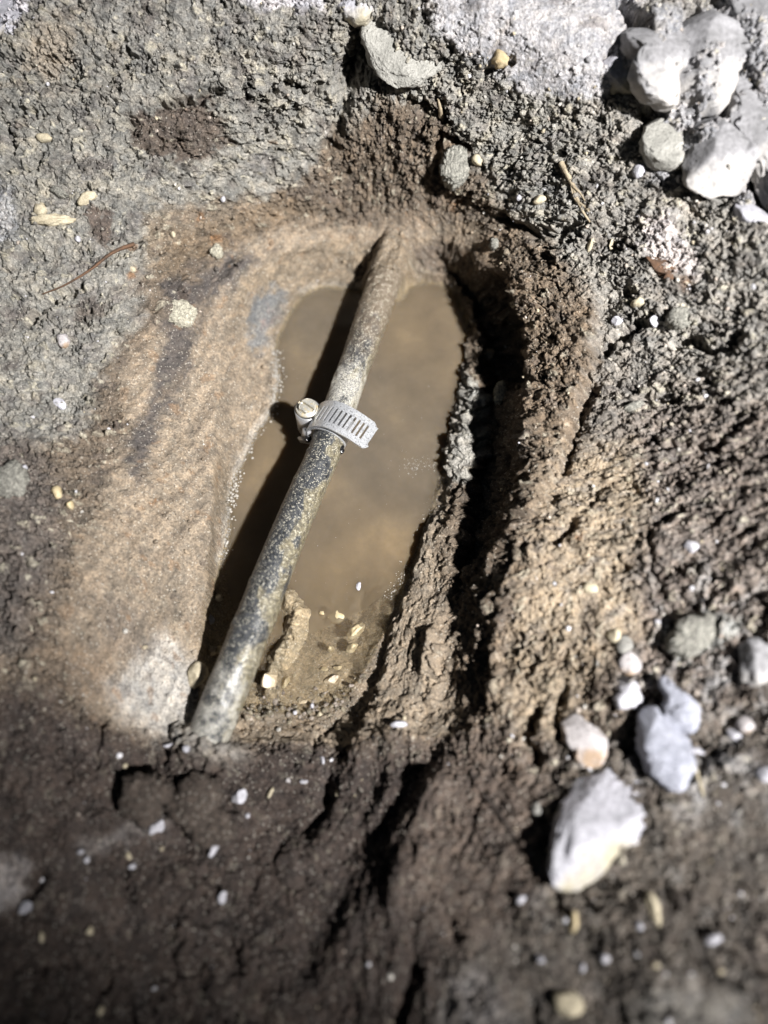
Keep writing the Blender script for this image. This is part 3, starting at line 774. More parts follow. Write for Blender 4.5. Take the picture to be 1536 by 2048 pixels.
def band_mesh(curve, hw, slots, thick, name, mat, pitch=1.95, slw=.85, slant=.13, endshape=False, s0=0.0, width_scale=None):
    """strip following a 2D curve (R,U) with width along local Y; slots are real openings"""
    cv = catmull([(*p, 0) for p in curve], 30)[:, :2]
    L = np.concatenate([[0], np.cumsum(np.linalg.norm(np.diff(cv, axis=0), axis=1))])
    tot = L[-1]
    ss = [0.0]; k = 0
    ts = []
    s = s0
    while slots and s + slw < tot - 2.2:
        ts.append((s, s + slw)); s += pitch
    cuts = {0.0, tot}
    for a_, b2 in ts: cuts.add(a_); cuts.add(b2); cuts.add((a_ + b2) / 2)
    for v in np.arange(0, tot, .55):
        if min(abs(v - c_) for c_ in cuts) > .2: cuts.add(float(v))
    cs = sorted(cuts)
    rows = [-hw, -hw * .96, -hw * .8, -hw * .56, -hw * .52, -hw * .2, hw * .2, hw * .5, hw * .54, hw * .8, hw * .96, hw] if slots else list(np.linspace(-hw, hw, 9))
    verts = []; faces = []
    tcv = np.gradient(cv, axis=0); tcv /= np.linalg.norm(tcv, axis=1)[:, None]
    grid = {}
    for side_ in (0, 1):
        for i, s in enumerate(cs):
            for j, w in enumerate(rows):
                se = s + (w * slant if slots else 0) * smooth(0, 3, s) * (1 if endshape else smooth(0, 3, tot - s))
                if endshape and i == len(cs) - 1:
                    se = tot + 1.2 * math.cos(w / hw * 1.5) * -1 + .5 * math.sin(w * 2.2)
                se = min(max(se, 0), tot + 1)
                if se > tot: x = cv[-1, 0] + tcv[-1, 0] * (se - tot); y = cv[-1, 1] + tcv[-1, 1] * (se - tot); t_ = tcv[-1]
                else:
                    x = np.interp(se, L, cv[:, 0]); y = np.interp(se, L, cv[:, 1]); t_ = np.array([np.interp(se, L, tcv[:, 0]), np.interp(se, L, tcv[:, 1])])
                nx, ny = -t_[1], t_[0]
                edge = (1 - .0 * abs(w))
                off = thick * (.5 if side_ == 0 else -.5)
                curl = .18 * (abs(w) / hw) ** 6
                ww = w
                if endshape: ww = w * (1 - .22 * smooth(tot - 2.0, tot, se) * (abs(w) / hw) ** 2)
                verts.append(((x + nx * off) * MM, ww * MM, (y + ny * off) * MM)); grid[(side_, i, j)] = len(verts) - 1
    def solid(i, j):
        if not (0 <= i < len(cs) - 1 and 0 <= j < len(rows) - 1): return False
        mid_ = (cs[i] + cs[i + 1]) / 2
        if slots and 3 <= j <= 7 and any(a_ < mid_ < b2 for a_, b2 in ts):
            return False
        return True
    for i in range(len(cs) - 1):
        for j in range(len(rows) - 1):
            if not solid(i, j): continue
            g = lambda s_, a_, b2: grid[(s_, a_, b2)]
            faces.append((g(0, i, j), g(0, i + 1, j), g(0, i + 1, j + 1), g(0, i, j + 1)))
            faces.append((g(1, i, j), g(1, i, j + 1), g(1, i + 1, j + 1), g(1, i + 1, j)))
            if not solid(i - 1, j): faces.append((g(0, i, j + 1), g(1, i, j + 1), g(1, i, j), g(0, i, j)))
            if not solid(i + 1, j): faces.append((g(0, i + 1, j), g(1, i + 1, j), g(1, i + 1, j + 1), g(0, i + 1, j + 1)))
            if not solid(i, j - 1): faces.append((g(0, i, j), g(1, i, j), g(1, i + 1, j), g(0, i + 1, j)))
            if not solid(i, j + 1): faces.append((g(0, i + 1, j + 1), g(1, i + 1, j + 1), g(1, i, j + 1), g(0, i, j + 1)))
    me_ = mesh_from(name, verts, faces, mat, False)
    return me_
# inner loop, hugging the pipe
r0 = PRc + .75
loop = [((r0 + (1.2 if 100 < a_ < 200 else 0)) * math.cos(math.radians(a_)), r0 * math.sin(math.radians(a_))) for a_ in range(188, -171, -14)]
link("clamp_loop", band_mesh(loop, 6.0, False, .7, "clamp_loop", M_BAND), root)
tail = [(-r0 - 1.6, -4.5), (-r0 - 1.7, 0), (-r0 - .9, 3.6), (-r0 + 1.3, 6.9), (-r0 + 4.2, 9.0), (-.2, 9.95), (4.2, 9.5), (8.6, 7.9), (12.8, 5.6), (16.6, 3.2)]
link("slotted_band", band_mesh(tail, 6.3, True, .75, "slotted_band", M_BAND, s0=9.2, endshape=True), root)
tcv = [(13.4, 5.55), (14.6, 4.75), (15.7, 3.95)]
# housing around the worm screw : curved shell
def shell(name, cx, cy, r, a0, a1, u0, u1, thick, mat, n=28, flare=0.0):
    verts = []; faces = []
    for i in range(n + 1):
        a_ = math.radians(a0 + (a1 - a0) * i / n)
        for rr2 in (r, r + thick):
            for k, u in enumerate((u0, (u0 + u1) / 2, u1)):
                f = rr2 + flare * (k == 2)
                verts.append(((cx + f * math.cos(a_)) * MM, (cy + f * math.sin(a_)) * MM, u * MM))
    for i in range(n):
        o = i * 6; p = o + 6
        for k in (0, 1):
            faces.append((o + k, p + k, p + k + 1, o + k + 1)[::-1]); faces.append((o + 3 + k, p + 3 + k, p + 4 + k, o + 4 + k))
        faces.append((o, o + 3, p + 3, p)[::-1]); faces.append((o + 2, o + 5, p + 5, p + 2))
    faces.append((0, 1, 4, 3)); faces.append((1, 2, 5, 4)); e = n * 6
    faces.append((e, e + 3, e + 4, e + 1)); faces.append((e + 1, e + 4, e + 5, e + 2))
    return mesh_from(name, verts, faces, mat, True)
SXc = -r0 - 4.6; SYc = 1.6
hs = link("screw_housing", shell("screw_housing", SXc, SYc, 4.1, 40, 330, -8.0, 4.6, .7, M_HOUS, flare=.25), root)
# lug at the lower edge of the housing
def box_mesh(name, c, s, mat, bev=.2, rot=None):
    import bmesh
    bm = bmesh.new(); bmesh.ops.create_cube(bm, size=1.0)
    for v in bm.verts:
        v.co = Vector((v.co.x * s[0], v.co.y * s[1], v.co.z * s[2]))
    bmesh.ops.bevel(bm, geom=list(bm.edges), offset=bev, segments=2, affect='EDGES')
    for v in bm.verts:
        if rot: v.co = rot @ v.co
        v.co = (v.co + Vector(c)) * MM
    me_ = bpy.data.meshes.new(name); bm.to_mesh(me_); bm.free(); me_.materials.append(mat)
    me_.polygons.foreach_set('use_smooth', [True] * len(me_.polygons))
    return me_
link("saddle", box_mesh("saddle", (-r0 - 2.4, -5.6, -2.4), (3.6, 1.4, 9.0), M_HOUS, .35, Matrix.Rotation(.18, 3, 'Y')), root)
link("lug", box_mesh("lug", (-r0 - 3.4, -6.3, -6.0), (4.6, 1.0, 3.4), M_HOUS, .3, Matrix.Rotation(-.3, 3, 'Y')), root)
# hex screw with collar, rings and slot (three parts: collar, head, shank)
def lathe(name, prof_, cx, cy, mat, n=40, wob=0.0, hexa=None):
    verts = []; faces = []
    for k, (r, u) in enumerate(prof_):
        for i in range(n):
            a_ = 2 * math.pi * i / n
            f = 1 + wob * math.sin(3 * a_ + k) + wob * .7 * math.sin(7 * a_ + 2 * k)
            if hexa and k in hexa:
                f *= math.cos(math.pi / 6) / math.cos((a_ + .3) % (math.pi / 3) - math.pi / 6)
            verts.append(((cx + r * f * math.cos(a_)) * MM, (cy + r * f * math.sin(a_)) * MM, u * MM))
    for k in range(len(prof_) - 1):
        for i in range(n):
            j = (i + 1) % n
            faces.append((k * n + i, k * n + j, (k + 1) * n + j, (k + 1) * n + i))
    faces.append(tuple((len(prof_) - 1) * n + i for i in range(n))); faces.append(tuple(range(n))[::-1])
    return mesh_from(name, verts, faces, mat, True)
screw = link("worm_screw", lathe("worm_screw", [(3.2, -7), (3.2, 4.8), (4.35, 4.9), (4.45, 5.4), (4.3, 5.9), (3.9, 6.05), (3.8, 5.75), (3.5, 5.75), (3.4, 6.3), (3.1, 6.35), (3.0, 5.9), (2.7, 5.9)], SXc, SYc, M_SCREW, wob=.012), root)
def half_head(sgn):
    """half of a hexagonal head cut by the screwdriver slot"""
    import bmesh
    bm = bmesh.new()
    pts = []
    rot = math.radians(8)
    R_ = 3.6
    poly = []
    for i in range(64):
        a_ = 2 * math.pi * i / 64
        f = R_ * math.cos(math.pi / 6) / math.cos((a_ % (math.pi / 3)) - math.pi / 6)
        poly.append((f * math.cos(a_), f * math.sin(a_)))
    # slot direction along x' ; keep y' > gap
    keep = [(x_, y_) for x_, y_ in poly if y_ * sgn > .55]
    keep.sort(key=lambda p: math.atan2(p[1] * sgn, p[0]))
    keep = [(3.35, .55 * sgn)] + keep + [(-3.35, .55 * sgn)]
    base = [bm.verts.new((x_, y_, 0)) for x_, y_ in keep]; topv = [bm.verts.new((x_ * .9, .55 * sgn + (y_ - .55 * sgn) * .88, 1.9 + .12 * math.sin(x_ * 2))) for x_, y_ in keep]
    n_ = len(keep)
    bm.faces.new(topv if sgn > 0 else topv[::-1])
    for i in range(n_):
        j = (i + 1) % n_
        f = (base[i], base[j], topv[j], topv[i]); bm.faces.new(f if sgn > 0 else f[::-1])
    Rm = Matrix.Rotation(math.radians(-14), 3, 'Z')
    for v in bm.verts:
        v.co = (Rm @ v.co + Vector((SXc, SYc, 5.7))) * MM
    me_ = bpy.data.meshes.new("screw_head"); bm.to_mesh(me_); bm.free(); me_.materials.append(M_SCREW)
    return me_
for sgn in (1, -1): link("screw_head", half_head(sgn), screw)

for (c_, sz_, sd_) in (((6.6, -8.6, 1.2), (3.0, 4.2, 2.6), 5), ((-7.6, -7.8, -1.0), (2.6, 3.2, 2.6), 8)):
    import bmesh as _bm
    b_m = _bm.new(); _bm.ops.create_icosphere(b_m, subdivisions=4, radius=.5)
    va_ = np.array([v.co[:] for v in b_m.verts])
    k_ = 1 + .35 * perlin(va_[:, 0] * 3 + sd_, va_[:, 1] * 3 + va_[:, 2] * 2, 700 + sd_)
    for v, kk in zip(b_m.verts, k_):
        v.co = Vector([(c_[i] + v.co[i] * kk * sz_[i]) * MM for i in range(3)])
    me = bpy.data.meshes.new("residue"); b_m.to_mesh(me); b_m.free(); me.materials.append(M_RUBBER)
    me.polygons.foreach_set('use_smooth', [True] * len(me.polygons))
    link("residue", me, root)

# ------------------------------------------------------------------ water
wverts = []; wfaces = []
wp = np.array(wat_w); cx0, cy0 = wp.mean(0)
res = 150
minx, miny = wp.min(0) - 8; maxx, maxy = wp.max(0) + 8
def water():
    nx_, ny_ = 200, 380
    xs = np.linspace(minx, maxx, nx_); ys = np.linspace(miny, maxy, ny_)
    gx, gy = np.meshgrid(xs, ys)
    keep = sdf(gx, gy, wat_w) < 6.0
    dd_ = np.clip(-sdf(gx, gy, wat_w), 0, None)
    z = .16 * fbm(gx / 16, gy / 16, 501, 3) + .02 * fbm(gx / 4, gy / 4, 503, 2) + .7 * np.exp(-dd_ / 1.6)
    # meniscus against the pipe
    verts = []; vid = {}
    def vert(j, i, zz, lay_):
        k = (j, i, lay_)
        if k not in vid: vid[k] = len(verts); verts.append((gx[j, i] * MM, gy[j, i] * MM, zz * MM))
        return vid[k]
    faces = []
    kc = keep[:-1, :-1] & keep[1:, :-1] & keep[:-1, 1:] & keep[1:, 1:]
    H, Wd = kc.shape
    DB = -32
    for j in range(H):
        for i in range(Wd):
            if not kc[j, i]: continue
            a_ = [(j, i), (j, i + 1), (j + 1, i + 1), (j + 1, i)]
            faces.append([vert(p, q_, z[p, q_], 0) for p, q_ in a_]); faces.append([vert(p, q_, DB, 1) for p, q_ in a_[::-1]])
            for (dj, di, e0, e1) in ((-1, 0, 0, 1), (0, 1, 1, 2), (1, 0, 2, 3), (0, -1, 3, 0)):
                jj, ik = j + dj, i + di
                if not (0 <= jj < H and 0 <= ik < Wd and kc[jj, ik]):
                    p, q_ = a_[e0], a_[e1]
                    faces.append([vert(q_[0], q_[1], z[q_], 0), vert(p[0], p[1], z[p], 0), vert(p[0], p[1], DB, 1), vert(q_[0], q_[1], DB, 1)])
    return verts, faces
wv, wf = water()
M_WATER = bpy.data.materials.new("muddy_water"); M_WATER.use_nodes = True
nt = M_WATER.node_tree; b = nt.nodes['Principled BSDF']
nz = noise_node(nt, 34, 5, .6); nzf = noise_node(nt, 9, 2, .5)
dr = ramp(nt, nz.outputs[0], [(.32, (.112, .090, .066)), (.55, (.150, .120, .086)), (.72, (.205, .160, .108))])
dr2 = ramp(nt, nzf.outputs[0], [(.4, (.85, .87, .90)), (.6, (1.05, 1.0, .9))])
cw = mixc(nt, 1.0, dr.outputs[0], dr2.outputs[0], 'MULTIPLY')
nt.links.new(cw, b.inputs['Base Color'])
b.inputs['Roughness'].default_value = .035; b.inputs['IOR'].default_value = 1.33
b.inputs['Subsurface Weight'].default_value = .85; b.inputs['Subsurface Radius'].default_value = (1.0, .8, .5); b.inputs['Subsurface Scale'].default_value = .008
ma = N(nt, 'ShaderNodeAttribute', attribute_name='murk'); nt.links.new(ma.outputs['Fac'], b.inputs['Alpha'])
me = mesh_from("water", wv, wf, M_WATER)
wa = np.array(wv) / MM
_dw = np.clip(-sdf(wa[:, 0], wa[:, 1], wat_w), 0, None)
_sh = smooth(-75, -8, wa[:, 1])
_mk = 1 - np.exp(-_dw / (2.2 + 9.0 * (1 - _sh)))
_mk = np.clip(_mk * (.30 + .66 * _sh) + .05, 0, .96)
a = me.attributes.new('murk', 'FLOAT', 'POINT'); a.data.foreach_set('value', _mk.astype(np.float32))
link("water", me, kind='structure')

# ------------------------------------------------------------------ stones
import bmesh
def ico(sub):
    bm = bmesh.new(); bmesh.ops.create_icosphere(bm, subdivisions=sub, radius=1.0)
    v = np.array([x.co[:] for x in bm.verts]); f = [tuple(q_.index for q_ in fc.verts) for fc in bm.faces]; bm.free(); return v, f
ICO = {k: ico(k) for k in (1, 2, 3, 4, 5)}
def n3(v, sc, seed):
    return (perlin(v[:, 0] * sc + 3.1, v[:, 1] * sc + v[:, 2] * sc * .7, seed) + perlin(v[:, 1] * sc, v[:, 2] * sc + 9.3 - v[:, 0] * sc * .6, seed + 3)) * .7
def clod_mesh(name, size, seed, c0):
    v, f = ICO[5]; u = v.copy()
    v = u * (1 + .22 * n3(u, 1.3, seed) + .12 * n3(u, 3.5, seed + 2))[:, None]
    v[:, 2] = np.tanh(v[:, 2] * 1.8)
    g = .10 * n3(u, 9, seed + 4) + .07 * n3(u, 19, seed + 6) - .10 * np.abs(n3(u, 6, seed + 8))
    v = v * (1 + g)[:, None] * np.array(size) / 2
    me_ = mesh_from(name, v * MM, f, SOIL, True)
    cc = np.array(c0)[None] * np.clip(1 + .5 * n3(u, 4, seed + 1) + .5 * n3(u, 16, seed + 3), .4, 1.8)[:, None]
    set_col(me_, 'albedo', cc)
    return me_
def stone_mesh(name, size, style, seed, mat, outline=None):
    """size in mm (x, y, z); style: 'round', 'chip', 'lump'; outline: polygon (px offsets) for a known silhouette"""
    big_ = max(size) > 6
    v, f = ICO[5 if max(size) > 22 else (4 if max(size) > 8 else 3)]
    v = v.copy(); r = np.random.default_rng(seed)
    if outline is not None:
        pts = np.array(outline, float)
        an = np.arctan2(v[:, 1], v[:, 0]); pa = np.arctan2(pts[:, 1], pts[:, 0]); pr = np.hypot(pts[:, 0], pts[:, 1])
        o = np.argsort(pa); pa = pa[o]; pr = pr[o]
        rad_ = np.interp(an, np.concatenate([[pa[-1] - 2 * np.pi], pa, [pa[0] + 2 * np.pi]]), np.concatenate([[pr[-1]], pr, [pr[0]]]))
        el = np.hypot(v[:, 0], v[:, 1]); flat = el ** .55
        u = v.copy()
        v[:, 0] = np.cos(an) * rad_ * flat; v[:, 1] = np.sin(an) * rad_ * flat
        v[:, 2] = np.tanh(u[:, 2] * 2.4) * size[2] / 2 * (1 + .3 * n3(u, 1.5, seed))
        amp = .045 * max(size)
        nn_ = n3(u, 2.5, seed)[:, None] * u * amp + n3(u, 7, seed + 9)[:, None] * u * amp * .4 + n3(u, 17, seed + 19)[:, None] * u * amp * .28 - np.abs(n3(u, 4.5, seed + 29))[:, None] * u * amp * .9
        v = v + nn_
        for _ in range(7):                                  # broken faces
            nrm = r.normal(size=3) * [.75, .75, .3]; nrm[2] = abs(nrm[2]) + .8; nrm /= np.linalg.norm(nrm)
            pr_ = v @ nrm; ex = pr_ - np.quantile(pr_, .84); v = v - np.clip(ex, 0, None)[:, None] * nrm * .9
    else:
        if style == 'chip':
            for _ in range(11):
                nrm = r.normal(size=3); nrm /= np.linalg.norm(nrm); d = r.uniform(.45, .8)
                ex = v @ nrm - d; v = v - np.clip(ex, 0, None)[:, None] * nrm * .97
            am = .05
        else:
            for _ in range(8 if style == 'round' else 5):
                nrm = r.normal(size=3); nrm /= np.linalg.norm(nrm); d = r.uniform(.62, .92)
                ex = v @ nrm - d; v = v - np.clip(ex, 0, None)[:, None] * nrm * .85
            am = .24 if style == 'lump' else .14
        u = v / (np.linalg.norm(v, axis=1)[:, None] + 1e-9)
        v = v * (1 + am * n3(u, 1.6, seed) + am * .5 * n3(u, 4, seed + 5) + am * .3 * n3(u, 10, seed + 7))[:, None]
        v = v * np.array(size) / 2
    return mesh_from(name, v * MM, f, mat, style != 'chip')
CLOD = {'brown_soil_clod': (.060, .046, .037), 'grey_clay_stone': (.235, .228, .20), 'pale_clay': (.40, .375, .30)}
def stone(name, px, py, w, h, t, ang_, style, mat, label, cat, lift=.25, outline=None, z=None, group=None, seed=None):
    """w,h in photo pixels at that spot; t thickness in mm"""
    p, zs = ground_at(px, py)
    if z is not None: p = unproj(px, py, z)
    pxmm = ((p - CAM) @ FWD) / F_PX
    sz = (w * pxmm, h * pxmm, t)
    sd = seed if seed is not None else int(px * 7 + py)
    ol = None
    if outline is not None: ol = [((a_ - px) * pxmm * 1.1, -(b2 - py) * pxmm * 1.1) for a_, b2 in outline]
    me_ = clod_mesh(name, sz, sd, CLOD[mat.name]) if mat.name in CLOD and style != 'round' else stone_mesh(name, sz, style, sd, mat, ol)
    o = link(name, me_, label=label, cat=cat, group=group)
    p = unproj(px, py, p[2] + t * lift - (.12 * t if t > 4 else 0))
    o.location = Vector(p) * MM
    tilt = (0.0 if outline is not None else random.uniform(-.25, .25))
    # lie along the bank, which leans towards the viewer
    lean = math.atan2(bank(px, py - 40) - bank(px, py + 40), 80 * pxmm / math.cos(PITCH)) * .6
    o.rotation_euler = (lean + tilt * .5, tilt * .5, 0 if outline is not None else -math.radians(ang_))
    return o

big_outline = [(1216,1550),(1248,1536),(1290,1536),(1306,1560),(1308,1600),(1296,1635),(1268,1660),(1262,1682),(1226,1695),(1196,1730),(1160,1752),(1105,1758),(1098,1725),(1108,1690),(1118,1655),(1128,1625),(1150,1590),(1165,1562)]
stone("mottled_stone", 1204, 1648, 210, 230, 9, 0, 'round', M_PALE, "largest pale mottled stone lying on the dark soil at lower right", "stone", .36, big_outline)
stone("chalky_stone", 1340, 1510, 88, 150, 13, 0, 'lump', M_LAV, "pointed oval bluish white stone just right of the largest pale stone", "stone", .6,
      [(1305,1428),(1330,1420),(1352,1440),(1375,1470),(1382,1510),(1370,1545),(1345,1574),(1310,1550),(1297,1520),(1296,1470)])
stone("chalky_lump", 1372, 1415, 70, 90, 9, 0, 'lump', M_LAV, "crumbly white lump resting on the pointed oval stone", "stone", .65,
      [(1330,1362),(1352,1358),(1362,1385),(1385,1400),(1392,1430),(1378,1460),(1345,1450),(1312,1440),(1335,1420),(1345,1395)])
stone("mortar_fragment", 1166, 1482, 80, 110, 9, 0, 'chip', M_PINK, "white oblong mortar piece with a brown stained middle", "mortar piece", .4,
      [(1132,1446),(1160,1430),(1180,1450),(1206,1505),(1196,1525),(1172,1530),(1150,1500),(1134,1470)])
stone("white_fragment", 1262, 1388, 64, 56, 5, 0, 'chip', M_WHITE, "flat white jagged flake above the white oblong mortar piece", "stone", .4,
      [(1240,1358),(1262,1364),(1278,1385),(1294,1412),(1262,1410),(1238,1414),(1230,1395),(1242,1382)])
stone("stick", 1395, 1555, 9, 80, 2.2, -8, 'round', M_CREAM, "thin pale stick standing beside the pointed oval stone", "twig", .5)
stone("white_fragment", 1395, 1500, 36, 18, 3, 20, 'chip', M_WHITE, "small white flake at the top of the thin pale stick", "stone", .5)
